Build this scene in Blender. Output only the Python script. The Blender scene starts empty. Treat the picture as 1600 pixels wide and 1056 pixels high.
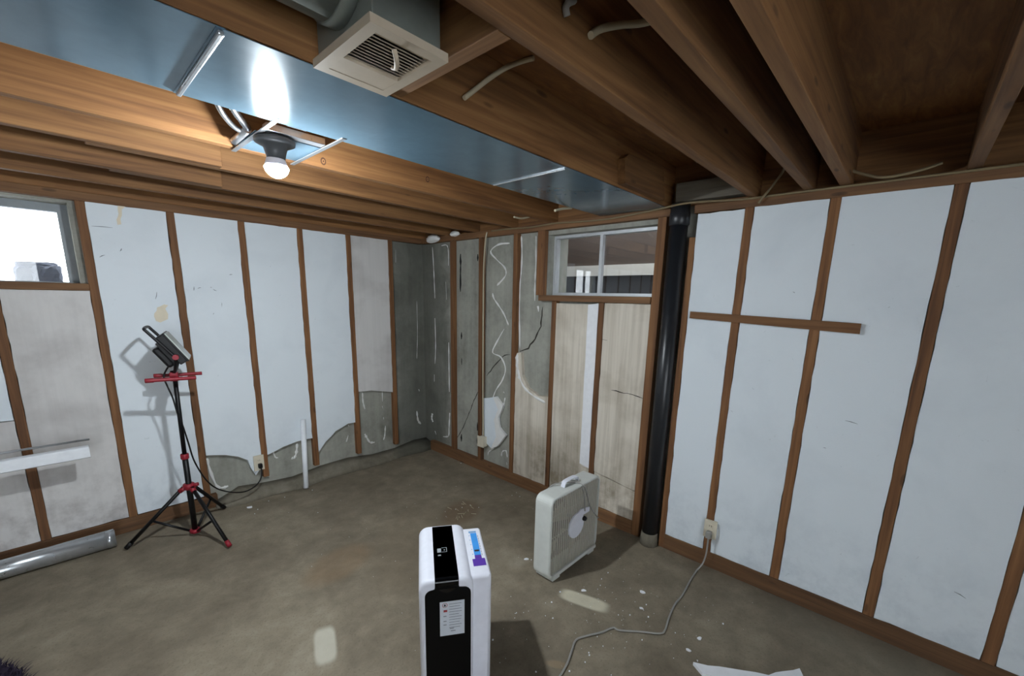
import bpy, bmesh, math, random
from mathutils import Vector, Matrix, noise
random.seed(7)
PI = math.pi
scene = bpy.context.scene
COL = scene.collection

# ---------------------------------------------------------------- camera, world, exposure
# world axes: wall_left is the plane y = 0, wall_right the plane x = 0, the room lies at x < 0, y < 0
cam_d = bpy.data.cameras.new('camera')
cam = bpy.data.objects.new('camera', cam_d)
COL.objects.link(cam)
m = [[0.678752, 0.132269, -0.722358, -2.572842], [-0.733998, 0.153393, -0.661602, -3.669898], [0.023295, 0.979273, 0.201201, 1.620601]]
cam.matrix_world = Matrix((m[0], m[1], m[2], (0, 0, 0, 1)))
cam_d.sensor_fit = 'HORIZONTAL'
cam_d.sensor_width = 36.0
cam_d.lens = 659.935 * 36.0 / 1600.0
cam_d.shift_x = -(5.441) / 1600.0
cam_d.shift_y = (72.148) / 1600.0
cam_d.clip_start = 0.02
scene.camera = cam

world = bpy.data.worlds.new('overcast_sky')
scene.world = world
world.use_nodes = True
wb = world.node_tree.nodes['Background']
wb.inputs[0].default_value = (0.86, 0.93, 1.0, 1)
wb.inputs[1].default_value = 5.8

scene.view_settings.view_transform = 'Standard'
scene.view_settings.look = 'None'
scene.view_settings.gamma = 1.0
scene.view_settings.use_curve_mapping = False
scene.view_settings.exposure = 0.85
BULB_W = 66.0        # radiant watts of the bare ceiling bulb

# ---------------------------------------------------------------- materials
def srgb(r, g, b):
    f = lambda c: (c / 255 / 12.92) if c / 255 <= 0.04045 else ((c / 255 + 0.055) / 1.055) ** 2.4
    return (f(r), f(g), f(b), 1)

class NT:
    def __init__(self, name):
        self.m = bpy.data.materials.new(name)
        self.m.use_nodes = True
        self.t = self.m.node_tree
        self.b = self.t.nodes['Principled BSDF']
    def n(self, kind, **kw):
        nd = self.t.nodes.new(kind)
        for k, v in kw.items():
            setattr(nd, k, v)
        return nd
    def l(self, a, b):
        self.t.links.new(a, b)
    def set(self, **kw):
        for k, v in kw.items():
            self.b.inputs[k.replace('_', ' ')].default_value = v
    def noise(self, vec, scale, detail=4, rough=0.55, dist=0.0):
        nd = self.n('ShaderNodeTexNoise')
        nd.inputs['Scale'].default_value = scale
        nd.inputs['Detail'].default_value = detail
        nd.inputs['Roughness'].default_value = rough
        nd.inputs['Distortion'].default_value = dist
        self.l(vec, nd.inputs['Vector'])
        return nd.outputs['Fac']
    def ramp(self, fac, stops):
        nd = self.n('ShaderNodeValToRGB')
        el = nd.color_ramp.elements
        while len(el) < len(stops):
            el.new(0.5)
        for e, (p, c) in zip(el, stops):
            e.position = p
            e.color = c if len(c) == 4 else (*c, 1)
        self.l(fac, nd.inputs[0])
        return nd.outputs[0]
    def mix(self, fac, a, b, mode='MIX'):
        nd = self.n('ShaderNodeMix', data_type='RGBA', blend_type=mode)
        for s, v in ((nd.inputs[0], fac), (nd.inputs[6], a), (nd.inputs[7], b)):
            if hasattr(v, 'is_output'):
                self.l(v, s)
            else:
                s.default_value = v
        return nd.outputs[2]
    def math(self, op, a, b=0.5, clamp=False):
        nd = self.n('ShaderNodeMath', operation=op, use_clamp=clamp)
        for s, v in ((nd.inputs[0], a), (nd.inputs[1], b)):
            if hasattr(v, 'is_output'):
                self.l(v, s)
            else:
                s.default_value = v
        return nd.outputs[0]
    def bump(self, h, strength=0.3, dist=0.01):
        nd = self.n('ShaderNodeBump')
        nd.inputs['Strength'].default_value = strength
        nd.inputs['Distance'].default_value = dist
        self.l(h, nd.inputs['Height'])
        self.l(nd.outputs[0], self.b.inputs['Normal'])
    def color(self, c):
        self.l(c, self.b.inputs['Base Color'])
    def pos(self):
        return self.n('ShaderNodeNewGeometry').outputs['Position']
    def obj(self):
        tc = self.n('ShaderNodeTexCoord').outputs['Object']
        r = self.n('ShaderNodeObjectInfo').outputs['Random']
        a = self.n('ShaderNodeVectorMath', operation='ADD')
        s = self.math('MULTIPLY', r, 37.0)
        self.l(tc, a.inputs[0])
        self.l(s, a.inputs[1])
        return a.outputs[0], r
    def scale(self, vec, xyz):
        mp = self.n('ShaderNodeMapping')
        mp.inputs['Scale'].default_value = xyz
        self.l(vec, mp.inputs['Vector'])
        return mp.outputs[0]
    def box_mask(self, pos, centre, radii, angle=0.0, soft=0.25):
        mp = self.n('ShaderNodeMapping', vector_type='TEXTURE')
        mp.inputs['Location'].default_value = (*centre, 0)
        mp.inputs['Rotation'].default_value = (0, 0, angle)
        mp.inputs['Scale'].default_value = (*radii, 1e3)
        self.l(pos, mp.inputs['Vector'])
        sx = self.n('ShaderNodeSeparateXYZ'); self.l(mp.outputs[0], sx.inputs[0])
        p4 = lambda v: self.math('POWER', self.math('ABSOLUTE', v), 4.0)
        d = self.math('POWER', self.math('ADD', p4(sx.outputs['X']), p4(sx.outputs['Y'])), 0.25)
        mr = self.n('ShaderNodeMapRange', interpolation_type='SMOOTHSTEP')
        mr.inputs['From Min'].default_value = 1.0 + soft
        mr.inputs['From Max'].default_value = 1.0 - soft
        self.l(d, mr.inputs['Value'])
        return mr.outputs[0]
    def ellipse(self, pos, centre, radii, angle=0.0, soft=0.35):
        """mask 1 inside an ellipse on the xy plane, for stains"""
        mp = self.n('ShaderNodeMapping', vector_type='TEXTURE')
        mp.inputs['Location'].default_value = (*centre, 0)
        mp.inputs['Rotation'].default_value = (0, 0, angle)
        mp.inputs['Scale'].default_value = (*radii, 1e3)
        self.l(pos, mp.inputs['Vector'])
        d = self.n('ShaderNodeVectorMath', operation='LENGTH')
        self.l(mp.outputs[0], d.inputs[0])
        mr = self.n('ShaderNodeMapRange', interpolation_type='SMOOTHSTEP')
        mr.inputs['From Min'].default_value = 1.0 + soft
        mr.inputs['From Max'].default_value = 1.0 - soft
        self.l(d.outputs['Value'], mr.inputs['Value'])
        return mr.outputs[0]

def mat_plain(name, col, rough=0.5, metal=0.0, **kw):
    t = NT(name)
    o, r = t.obj()
    f = t.noise(o, 25, 3)
    c = t.mix(f, tuple(v * 0.9 for v in col[:3]) + (1,), tuple(min(1, v * 1.08) for v in col[:3]) + (1,))
    t.color(c)
    t.set(Roughness=rough, Metallic=metal, **kw)
    return t.m

def mat_wood(name, axis, dark, mid, light, rough=0.75, knots=True):
    t = NT(name)
    o, r = t.obj()
    s = [42.0, 42.0, 42.0]
    s['xyz'.index(axis)] = 1.6
    g = t.noise(t.scale(o, s), 1.0, 5, 0.6, 0.6)
    s2 = [9.0, 9.0, 9.0]
    s2['xyz'.index(axis)] = 0.9
    big = t.noise(t.scale(o, s2), 1.0, 2, 0.5, 1.2)
    f = t.math('ADD', t.math('MULTIPLY', g, 0.6), t.math('MULTIPLY', big, 0.4))
    c = t.ramp(f, [(0.30, dark), (0.5, mid), (0.70, light)])
    if knots:
        s3 = [11.0, 11.0, 11.0]
        s3['xyz'.index(axis)] = 3.2
        v = t.n('ShaderNodeTexVoronoi')
        v.inputs['Scale'].default_value = 1.0
        t.l(t.scale(o, s3), v.inputs['Vector'])
        k = t.ramp(v.outputs['Distance'], [(0.0, (1, 1, 1)), (0.085, (0.6, 0.6, 0.6)), (0.12, (0, 0, 0))])
        c = t.mix(t.math('MULTIPLY', k, 0.75), c, tuple(x * 0.28 for x in dark[:3]) + (1,))
    hv = t.n('ShaderNodeHueSaturation')
    t.l(c, hv.inputs['Color'])
    t.l(t.math('ADD', t.math('MULTIPLY', r, 0.4), 0.8), hv.inputs['Value'])
    t.color(hv.outputs[0])
    t.set(Roughness=rough)
    t.bump(g, 0.25, 0.004)
    return t.m

JD, JM, JL = srgb(84, 53, 27), srgb(124, 86, 49), srgb(152, 111, 68)
SD, SM_, SL = srgb(80, 50, 30), srgb(118, 80, 48), srgb(146, 104, 66)
WOODJ = {a: mat_wood('joist_wood_' + a, a, JD, JM, JL) for a in 'xy'}
WOODS = {a: mat_wood('stud_wood_' + a, a, SD, SM_, SL) for a in 'xyz'}
WOODP = {a: mat_wood('plate_wood_' + a, a, srgb(76, 52, 34), srgb(110, 78, 50), srgb(134, 98, 64)) for a in 'xy'}
GREYWOOD = mat_wood('grey_wood', 'y', srgb(86, 80, 70), srgb(112, 105, 92), srgb(130, 122, 108), knots=False)

def mat_ply():
    t = NT('plywood_subfloor')
    p = t.pos()
    g = t.noise(t.scale(p, (6, 30, 6)), 1.0, 5, 0.6, 0.8)
    b = t.noise(p, 2.2, 3)
    c = t.ramp(g, [(0.3, srgb(104, 66, 30)), (0.55, srgb(136, 92, 44)), (0.75, srgb(158, 112, 58))])
    c = t.mix(t.math('MULTIPLY', b, 0.5), c, srgb(112, 70, 36))
    t.color(c); t.set(Roughness=0.8); t.bump(g, 0.2, 0.003)
    return t.m
PLY = mat_ply()

def mat_floor():
    t = NT('bare_concrete_floor')
    p = t.pos()
    a = t.noise(p, 1.3, 6, 0.62, 0.4)
    b = t.noise(p, 7.0, 6, 0.65, 0.3)
    f = t.math('ADD', t.math('MULTIPLY', a, 0.6), t.math('MULTIPLY', b, 0.4))
    c = t.ramp(f, [(0.31, srgb(95, 86, 70)), (0.47, srgb(122, 112, 95)), (0.57, srgb(138, 128, 109)), (0.72, srgb(162, 153, 135))])
    sp = t.noise(p, 90, 3, 0.7)
    c = t.mix(t.ramp(sp, [(0.25, (0.55, 0.55, 0.55)), (0.45, (0, 0, 0))]), c, srgb(78, 70, 58))
    # rusty damp stain, brownish tints and pale soft-edged patches on the slab
    wob = t.noise(p, 9, 4)
    for ctr, rad, ang, col, k in (
        ((-1.582, -1.333), (0.22, 0.14), 0.3, srgb(132, 104, 72), 0.45),
        ((-0.649, -1.372), (0.20, 0.13), 0.5, srgb(98, 76, 52), 0.6),
        ((-1.164, -1.461), (0.5, 0.22), 0.8, srgb(112, 98, 78), 0.4),
        ((-1.234, -2.738), (0.05, 0.02), -1.0, srgb(150, 132, 104), 0.6),
        ((0.063, -3.815), (0.3, 0.5), 0.2, srgb(112, 106, 92), 0.5)):
        e = t.ellipse(p, ctr, rad, ang, 0.3 if k < 0.7 else 0.14)
        e = t.math('MULTIPLY', e, t.math('ADD', t.math('MULTIPLY', wob, 0.9 if k < 0.7 else 0.3), k - 0.1, True), True)
        c = t.mix(t.math('MULTIPLY', e, k), c, col)
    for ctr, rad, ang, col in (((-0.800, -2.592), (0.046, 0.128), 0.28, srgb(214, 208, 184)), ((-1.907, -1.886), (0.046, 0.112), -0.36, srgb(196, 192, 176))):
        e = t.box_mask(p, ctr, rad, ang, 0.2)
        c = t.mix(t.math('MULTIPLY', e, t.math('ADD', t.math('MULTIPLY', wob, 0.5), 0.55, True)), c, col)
    t.color(c)
    t.set(Roughness=0.85)
    t.bump(t.math('ADD', b, t.math('MULTIPLY', sp, 0.3)), 0.25, 0.01)
    return t.m
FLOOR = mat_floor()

def mat_concrete(name, dark, mid, light, vert=True):
    t = NT(name)
    p = t.pos()
    a = t.noise(p, 2.4, 6, 0.6, 0.5)
    v = t.noise(t.scale(p, (14, 14, 1.2)), 1.0, 4, 0.6)
    b = t.noise(p, 24, 5, 0.7)
    f = t.math('ADD', t.math('ADD', t.math('MULTIPLY', a, 0.5), t.math('MULTIPLY', v, 0.3)), t.math('MULTIPLY', b, 0.2))
    c = t.ramp(f, [(0.34, dark), (0.5, mid), (0.66, light)])
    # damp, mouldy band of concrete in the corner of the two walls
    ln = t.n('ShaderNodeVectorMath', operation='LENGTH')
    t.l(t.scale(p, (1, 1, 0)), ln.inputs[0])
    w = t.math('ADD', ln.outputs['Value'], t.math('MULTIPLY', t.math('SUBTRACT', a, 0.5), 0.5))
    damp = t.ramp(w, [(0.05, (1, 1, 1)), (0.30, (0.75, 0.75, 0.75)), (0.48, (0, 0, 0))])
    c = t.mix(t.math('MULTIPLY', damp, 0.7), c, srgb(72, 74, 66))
    t.color(c); t.set(Roughness=0.9); t.bump(b, 0.3, 0.006)
    return t.m
CONC = mat_concrete('poured_concrete', srgb(120, 120, 112), srgb(152, 152, 143), srgb(172, 172, 162))
CURB = mat_concrete('curb_concrete', srgb(92, 86, 74), srgb(120, 114, 100), srgb(142, 136, 122))
PLASTER = mat_plain('back_wall_paint', srgb(206, 206, 204), 0.85)

def mat_foam(name, base, grime, grime_amt, streak=0.0):
    t = NT(name)
    p = t.pos()
    bead = t.n('ShaderNodeTexVoronoi')
    bead.inputs['Scale'].default_value = 260
    t.l(p, bead.inputs['Vector'])
    a = t.noise(p, 2.0, 5, 0.6, 0.3)
    g = t.ramp(a, [(0.48, (0, 0, 0)), (0.75, (1, 1, 1))])
    # dirt splashed up from the floor
    sx = t.n('ShaderNodeSeparateXYZ'); t.l(p, sx.inputs[0])
    low = t.n('ShaderNodeMapRange'); low.inputs['From Min'].default_value = 0.65; low.inputs['From Max'].default_value = 0.08
    t.l(sx.outputs['Z'], low.inputs['Value'])
    sm = t.noise(p, 6, 5, 0.7)
    lowd = t.math('MULTIPLY', low.outputs[0], t.ramp(sm, [(0.45, (0, 0, 0)), (0.72, (1, 1, 1))]))
    fac = t.math('ADD', t.math('MULTIPLY', g, grime_amt), t.math('MULTIPLY', lowd, 0.35 + grime_amt), True)
    if streak:
        v = t.noise(t.scale(p, (22, 22, 0.8)), 1.0, 4, 0.65)
        fac = t.math('ADD', fac, t.math('MULTIPLY', t.ramp(v, [(0.42, (0, 0, 0)), (0.75, (1, 1, 1))]), streak), True)
    c = t.mix(fac, base, grime)
    # scattered scuffs
    sc = t.noise(p, 17, 4, 0.75, 1.5)
    c = t.mix(t.math('MULTIPLY', t.ramp(sc, [(0.68, (0, 0, 0)), (0.74, (1, 1, 1))]), 0.4), c, srgb(140, 150, 158))
    t.color(c)
    t.set(Roughness=0.8)
    t.bump(bead.outputs['Distance'], 0.12, 0.002)
    return t.m
FOAM = mat_foam('white_foam_board', srgb(226, 234, 240), srgb(184, 194, 204), 0.25)
FOAM_BEIGE = mat_foam('stained_foam_board', srgb(216, 208, 194), srgb(150, 138, 118), 0.55, 0.6)
FOAM_DUSTY = mat_foam('dusty_foam_board', srgb(214, 212, 210), srgb(168, 164, 162), 0.7, 0.2)
FOAM_CLEAN = mat_plain('clean_foam_edge', srgb(236, 238, 242), 0.8)
BEAD = mat_plain('foam_adhesive', srgb(232, 232, 230), 0.6)
DARKHOLE = mat_plain('dark_hole', srgb(16, 16, 16), 0.95)
CRACKM = mat_plain('crack_dark', srgb(52, 48, 42), 0.95)
SCUFFM = mat_plain('scuff_grey', srgb(120, 128, 136), 0.85)
STAINM = mat_plain('yellow_stain', srgb(226, 216, 194), 0.85)

def mat_metal(name, col, rough, metal, nscale=12.0, bmp=0.15, rvar=0.16):
    t = NT(name)
    p = t.pos()
    a = t.noise(p, nscale, 5, 0.65, 0.6)
    c = t.mix(a, tuple(v * 0.82 for v in col[:3]) + (1,), tuple(min(1, v * 1.12) for v in col[:3]) + (1,))
    t.color(c)
    t.set(Metallic=metal)
    rr = t.math('ADD', t.math('MULTIPLY', a, rvar), rough - rvar / 2)
    t.l(rr, t.b.inputs['Roughness'])
    t.bump(t.noise(p, 5, 3), bmp, 0.01)
    return t.m
DUCT = mat_metal('galvanised_sheet', srgb(94, 120, 136), 0.165, 0.18, 14, 0.0, 0.03)
GALV = mat_metal('galvanised_tube', srgb(196, 200, 204), 0.30, 0.8, 30, 0.04)
BOOT = mat_metal('dull_galvanised', srgb(136, 142, 136), 0.42, 0.45, 22, 0.05)
STEEL = mat_metal('bright_steel', srgb(196, 200, 204), 0.3, 0.9, 30)
ALU = mat_metal('aluminium_frame', srgb(206, 210, 214), 0.4, 0.45, 20)
FRAMEGREY = mat_metal('weathered_frame', srgb(140, 146, 150), 0.6, 0.1, 20)
VENTP = mat_plain('cream_enamel', srgb(184, 170, 150), 0.55)
BLACKPIPE = mat_metal('black_plastic_pipe', srgb(34, 36, 40), 0.34, 0.0, 30)
BLACK = mat_plain('black_plastic', srgb(11, 11, 13), 0.45, 0.0, Specular_IOR_Level=0.35)
BLACKGLOSS = mat_plain('gloss_black_panel', srgb(10, 10, 13), 0.16)
BLACKMATTE = mat_plain('satin_black_panel', srgb(5, 5, 6), 0.4, 0.0, Specular_IOR_Level=0.15)
RED = mat_plain('red_plastic', srgb(142, 26, 42), 0.45)
WHITEP = mat_plain('white_plastic', srgb(226, 228, 238), 0.38)
WHITEPVC = mat_plain('white_pvc', srgb(238, 242, 248), 0.4)
CREAM = mat_plain('almond_plastic', srgb(214, 206, 186), 0.45)
FANW = mat_plain('aged_fan_plastic', srgb(208, 211, 206), 0.5)
FANG = mat_plain('fan_grille_plastic', srgb(196, 192, 180), 0.6)
FAND = mat_plain('fan_inside', srgb(56, 51, 43), 0.8)
FANBL = mat_plain('fan_blade_plastic', srgb(176, 166, 146), 0.6)
GREYCORD = mat_plain('grey_cord', srgb(150, 148, 142), 0.6)
CABLE = mat_plain('pale_cable', srgb(186, 176, 150), 0.6)
CABLED = mat_plain('dusty_cable', srgb(128, 112, 84), 0.7)
PORC = mat_plain('grey_porcelain', srgb(84, 88, 92), 0.4)
PAPER = mat_plain('paper_label', srgb(198, 204, 212), 0.5)
INK = mat_plain('label_ink', srgb(120, 124, 132), 0.6)
INKDARK = mat_plain('label_ink_dark', srgb(52, 40, 46), 0.6)
INKRED = mat_plain('label_red', srgb(150, 60, 64), 0.6)
BLUE = mat_plain('blue_print', srgb(64, 150, 226), 0.5)
BLUEL = mat_plain('light_blue_print', srgb(120, 160, 200), 0.5)
PURPLE = mat_plain('purple_print', srgb(88, 52, 160), 0.5)
ICON = mat_plain('panel_icon', srgb(150, 156, 160), 0.5)
SHAG = mat_plain('purple_shag', srgb(40, 30, 52), 0.9)
STONE = mat_plain('grey_rubble', srgb(72, 76, 88), 0.9)
GROUNDM = mat_plain('outside_gravel', srgb(196, 198, 202), 0.95)
WELLDARK = mat_plain('well_dark', srgb(50, 50, 53), 0.9)
WELLBROWN = mat_plain('well_boards', srgb(72, 62, 55), 0.85)
WELLPALE = mat_plain('well_ledge', srgb(226, 222, 212), 0.85)

def mat_glass(name, tint=1.0):
    t = NT(name)
    out = t.t.nodes['Material Output']
    tr = t.n('ShaderNodeBsdfTransparent'); tr.inputs[0].default_value = (tint, tint, tint, 1)
    gl = t.n('ShaderNodeBsdfGlossy'); gl.inputs['Roughness'].default_value = 0.015
    lw = t.n('ShaderNodeLayerWeight'); lw.inputs['Blend'].default_value = 0.5
    nz = t.noise(t.pos(), 4.0, 3)
    sch = t.math('ADD', t.math('MULTIPLY', t.math('POWER', lw.outputs['Facing'], 5.0), 0.9), 0.045)
    k = t.math('ADD', sch, t.math('MULTIPLY', nz, 0.02), True)
    mx = t.n('ShaderNodeMixShader')
    t.l(k, mx.inputs[0]); t.l(tr.outputs[0], mx.inputs[1]); t.l(gl.outputs[0], mx.inputs[2])
    t.l(mx.outputs[0], out.inputs['Surface'])
    return t.m
GLASS = mat_glass('window_glass', 0.92)
LENS = mat_plain('frosted_lens', srgb(176, 184, 178), 0.25)

def mat_emit(name, col, strength):
    t = NT(name)
    t.set(Base_Color=(0.9, 0.9, 0.9, 1))
    t.b.inputs['Emission Color'].default_value = col
    t.b.inputs['Emission Strength'].default_value = strength
    return t.m

# ---------------------------------------------------------------- mesh helpers
def new_bm():
    return bmesh.new()

def add_box(bm, x0, x1, y0, y1, z0, z1, bev=0.0, seg=2, M=None):
    r = bmesh.ops.create_cube(bm, size=1.0)
    vs = r['verts']
    for v in vs:
        v.co = Vector(((x0 + x1) / 2 + v.co.x * (x1 - x0), (y0 + y1) / 2 + v.co.y * (y1 - y0), (z0 + z1) / 2 + v.co.z * (z1 - z0)))
    allv = vs
    if bev > 0:
        es = list({e for v in vs for e in v.link_edges})
        g = bmesh.ops.bevel(bm, geom=es, offset=bev, segments=seg, profile=0.5, affect='EDGES')
        allv = g['verts']
    if M is not None:
        for v in set(allv) | {v for v in vs if v.is_valid}:
            v.co = M @ v.co
    return bm

def smooth_path(pts, per=6):
    pts = [Vector(p) for p in pts]
    if len(pts) < 3 or per <= 1:
        return pts
    out = []
    for i in range(len(pts) - 1):
        p0 = pts[max(i - 1, 0)]; p1 = pts[i]; p2 = pts[i + 1]; p3 = pts[min(i + 2, len(pts) - 1)]
        for k in range(per):
            t = k / per
            out.append(0.5 * ((2 * p1) + (-p0 + p2) * t + (2 * p0 - 5 * p1 + 4 * p2 - p3) * t * t + (-p0 + 3 * p1 - 3 * p2 + p3) * t ** 3))
    out.append(pts[-1])
    return out

def add_tube(bm, pts, rad, seg=10, per=6, cap=True, flat=None):
    """round tube along points; rad may be a number or a function of t; flat=(axis, k) squashes the section"""
    P = smooth_path(pts, per)
    n = len(P)
    rings = []
    T0 = (P[1] - P[0]).normalized()
    ref = Vector((0, 0, 1)) if abs(T0.z) < 0.9 else Vector((1, 0, 0))
    N = T0.cross(ref).normalized()
    for i in range(n):
        T = (P[min(i + 1, n - 1)] - P[max(i - 1, 0)]).normalized()
        N = (N - T * N.dot(T))
        N = N.normalized() if N.length > 1e-6 else T.orthogonal().normalized()
        B = T.cross(N)
        r = rad(i / (n - 1)) if callable(rad) else rad
        ring = []
        for k in range(seg):
            a = 2 * PI * k / seg
            d = N * math.cos(a) * r + B * math.sin(a) * r
            if flat:
                ax, kk = flat
                d[ax] *= kk
            ring.append(bm.verts.new(P[i] + d))
        rings.append(ring)
    for i in range(n - 1):
        for k in range(seg):
            f = bm.faces.new((rings[i][k], rings[i][(k + 1) % seg], rings[i + 1][(k + 1) % seg], rings[i + 1][k]))
            f.smooth = True
    if cap:
        bm.faces.new(rings[0][::-1]); bm.faces.new(rings[-1])
    return bm

def add_lathe(bm, prof, centre=(0, 0, 0), seg=28, M=None):
    """prof: list of (radius, height) about the local z axis"""
    rings = []
    for r, h in prof:
        ring = []
        for k in range(seg):
            a = 2 * PI * k / seg
            v = Vector((r * math.cos(a), r * math.sin(a), h))
            v = (M @ v) if M is not None else v
            ring.append(bm.verts.new(v + Vector(centre)))
        rings.append(ring)
    for i in range(len(rings) - 1):
        for k in range(seg):
            f = bm.faces.new((rings[i][k], rings[i][(k + 1) % seg], rings[i + 1][(k + 1) % seg], rings[i + 1][k]))
            f.smooth = True
    if prof[0][0] > 1e-5:
        bm.faces.new(rings[0][::-1])
    if prof[-1][0] > 1e-5:
        bm.faces.new(rings[-1])
    return bm

def add_prism(bm, poly, to3, d0, d1):
    """extrude a 2d outline; to3(u, v, d) gives the 3d point"""
    a = [bm.verts.new(to3(u, v, d0)) for u, v in poly]
    b = [bm.verts.new(to3(u, v, d1)) for u, v in poly]
    n = len(poly)
    bm.faces.new(a); bm.faces.new(b[::-1])
    for i in range(n):
        bm.faces.new((a[i], b[i], b[(i + 1) % n], a[(i + 1) % n]))
    bmesh.ops.recalc_face_normals(bm, faces=bm.faces[:])
    return bm

onL = lambda u, v, d: Vector((u, -d, v))      # wall_left: u = x, v = z, d = into the room
onR = lambda u, v, d: Vector((-d, u, v))      # wall_right: u = y, v = z
onF = lambda u, v, d: Vector((u, v, d))

def obj(name, bm, mat, parent=None):
    me = bpy.data.meshes.new(name)
    bmesh.ops.recalc_face_normals(bm, faces=bm.faces[:])
    xs = [v.co for v in bm.verts]
    c = Vector(((min(v.x for v in xs) + max(v.x for v in xs)) / 2, (min(v.y for v in xs) + max(v.y for v in xs)) / 2, min(v.z for v in xs)))
    bmesh.ops.translate(bm, verts=bm.verts[:], vec=-c)
    bm.to_mesh(me); bm.free()
    me.materials.append(mat)
    o = bpy.data.objects.new(name, me)
    COL.objects.link(o)
    if parent is not None:
        # the origin of a parent mesh sits at its own base, so take that away (parents are never scaled)
        base = Vector(parent.get('_base', (0, 0, 0)))
        o.parent = parent
        o.location = c - base
    else:
        o.location = c
    o['_base'] = tuple(c)
    return o

def tag(o, label, cat, group=None):
    o['label'] = label; o['category'] = cat
    if group:
        o['group'] = group
    return o

def thing(name, label, cat, loc=(0, 0, 0), rotz=0.0, group=None):
    """an Empty at the thing's base; its parts are given in the Empty's own frame"""
    o = bpy.data.objects.new(name, None)
    o.empty_display_size = 0.1
    COL.objects.link(o)
    o.location = loc; o.rotation_euler = (0, 0, rotz)
    o['_base'] = (0.0, 0.0, 0.0)
    return tag(o, label, cat, group)

def wthing(name, label, cat, base, group=None):
    """an Empty at `base`; its parts are given in world coordinates"""
    o = thing(name, label, cat, base, 0.0, group)
    o['_base'] = tuple(base)
    return o

def struct(name, bm, mat):
    o = obj(name, bm, mat); o['kind'] = 'structure'; return o

def boxo(name, b, mat, parent=None, bev=0.0, seg=2):
    return obj(name, add_box(new_bm(), *b, bev, seg), mat, parent)

def rag(poly, amp=0.003, step=0.06):
    """ragged knife-cut outline"""
    out = []
    n = len(poly)
    for i in range(n):
        a = Vector(poly[i]); b = Vector(poly[(i + 1) % n])
        k = max(1, int((b - a).length / step))
        for j in range(k):
            p = a.lerp(b, j / k)
            out.append((p.x + random.uniform(-amp, amp), p.y + random.uniform(-amp, amp)))
    return out

def rect(u0, u1, v0, v1):
    return [(u0, v0), (u1, v0), (u1, v1), (u0, v1)]

# ---------------------------------------------------------------- room shell
T = 2.115          # underside of the top plates
ZJ = 2.165         # underside of the joists
ZS = 2.40          # underside of the subfloor
CW = 0.045         # concrete face behind the stud face
X0, Y0 = -5.3, -6.2

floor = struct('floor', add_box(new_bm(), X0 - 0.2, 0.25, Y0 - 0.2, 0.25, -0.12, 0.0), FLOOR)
W1 = (-3.22, -2.43, 1.64, 2.10)    # opening of window_1 in wall_left (x, z)
W2 = (-2.44, -1.575, 1.645, 2.085)  # opening of window_2 in wall_right (y, z)
TH = 0.30
def wall_mesh(span, win, to3, ztop=ZJ):
    bm = new_bm()
    a, b = span; w0, w1, z0, z1 = win
    for r in (rect(a, w0, 0, ztop), rect(w1, b, 0, ztop), rect(w0, w1, 0, z0), rect(w0, w1, z1, ztop)):
        add_prism(bm, r, to3, -CW, -TH)
    return bm
wall_left = struct('wall_left', wall_mesh((X0, TH), W1, onL), CONC)
wall_right = struct('wall_right', wall_mesh((Y0, CW), W2, onR), CONC)
W3 = (-4.7, -2.6, 0.2, 2.05)      # glazed opening of added_fill_window in wall_back (x, z), added behind the camera for fill light
bm = new_bm()
for q_ in (rect(X0 - 0.2, W3[0], 0, ZS), rect(W3[1], TH, 0, ZS), rect(W3[0], W3[1], 0, W3[2]), rect(W3[0], W3[1], W3[3], ZS)):
    add_prism(bm, q_, lambda u, v, d: Vector((u, d, v)), Y0 - 0.2, Y0)
wall_back = struct('wall_back', bm, PLASTER)
wall_far = struct('wall_far_left', add_box(new_bm(), X0 - 0.2, X0, Y0, TH, 0, ZS), PLASTER)
ceiling = struct('ceiling', add_box(new_bm(), X0 - 0.2, TH, Y0 - 0.2, TH, ZS, ZS + 0.03), PLY)

# rough concrete curb at the foot of wall_left, from the second outlet to the corner
bm = new_bm()
cx = [-1.92, -1.75, -1.55, -1.35, -1.1, -0.85, -0.6, -0.35, -0.12, 0.045]
prev = None
for i, x in enumerate(cx):
    h = 0.068 + 0.022 * math.sin(i * 1.7) if i else 0.015
    dpt = 0.075 + 0.02 * math.sin(i * 2.3 + 1) if i else 0.03
    ring = [bm.verts.new((x, y, z)) for y, z in ((CW, 0.0), (-dpt - 0.03, 0.0), (-dpt, h * 0.45), (-dpt * 0.35, h * 0.9), (CW, h + 0.01))]
    if prev:
        for k in range(5):
            f = bm.faces.new((prev[k], prev[(k + 1) % 5], ring[(k + 1) % 5], ring[k])); f.smooth = True
    else:
        bm.faces.new(ring)
    prev = ring
bm.faces.new(prev[::-1])
obj('curb', bm, CURB, wall_left)

# ---------------------------------------------------------------- studs, plates and foam panels of wall_left
def wobble_box(name, b, mat, parent):
    return boxo(name, b, mat, parent, 0.002, 1)

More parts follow.
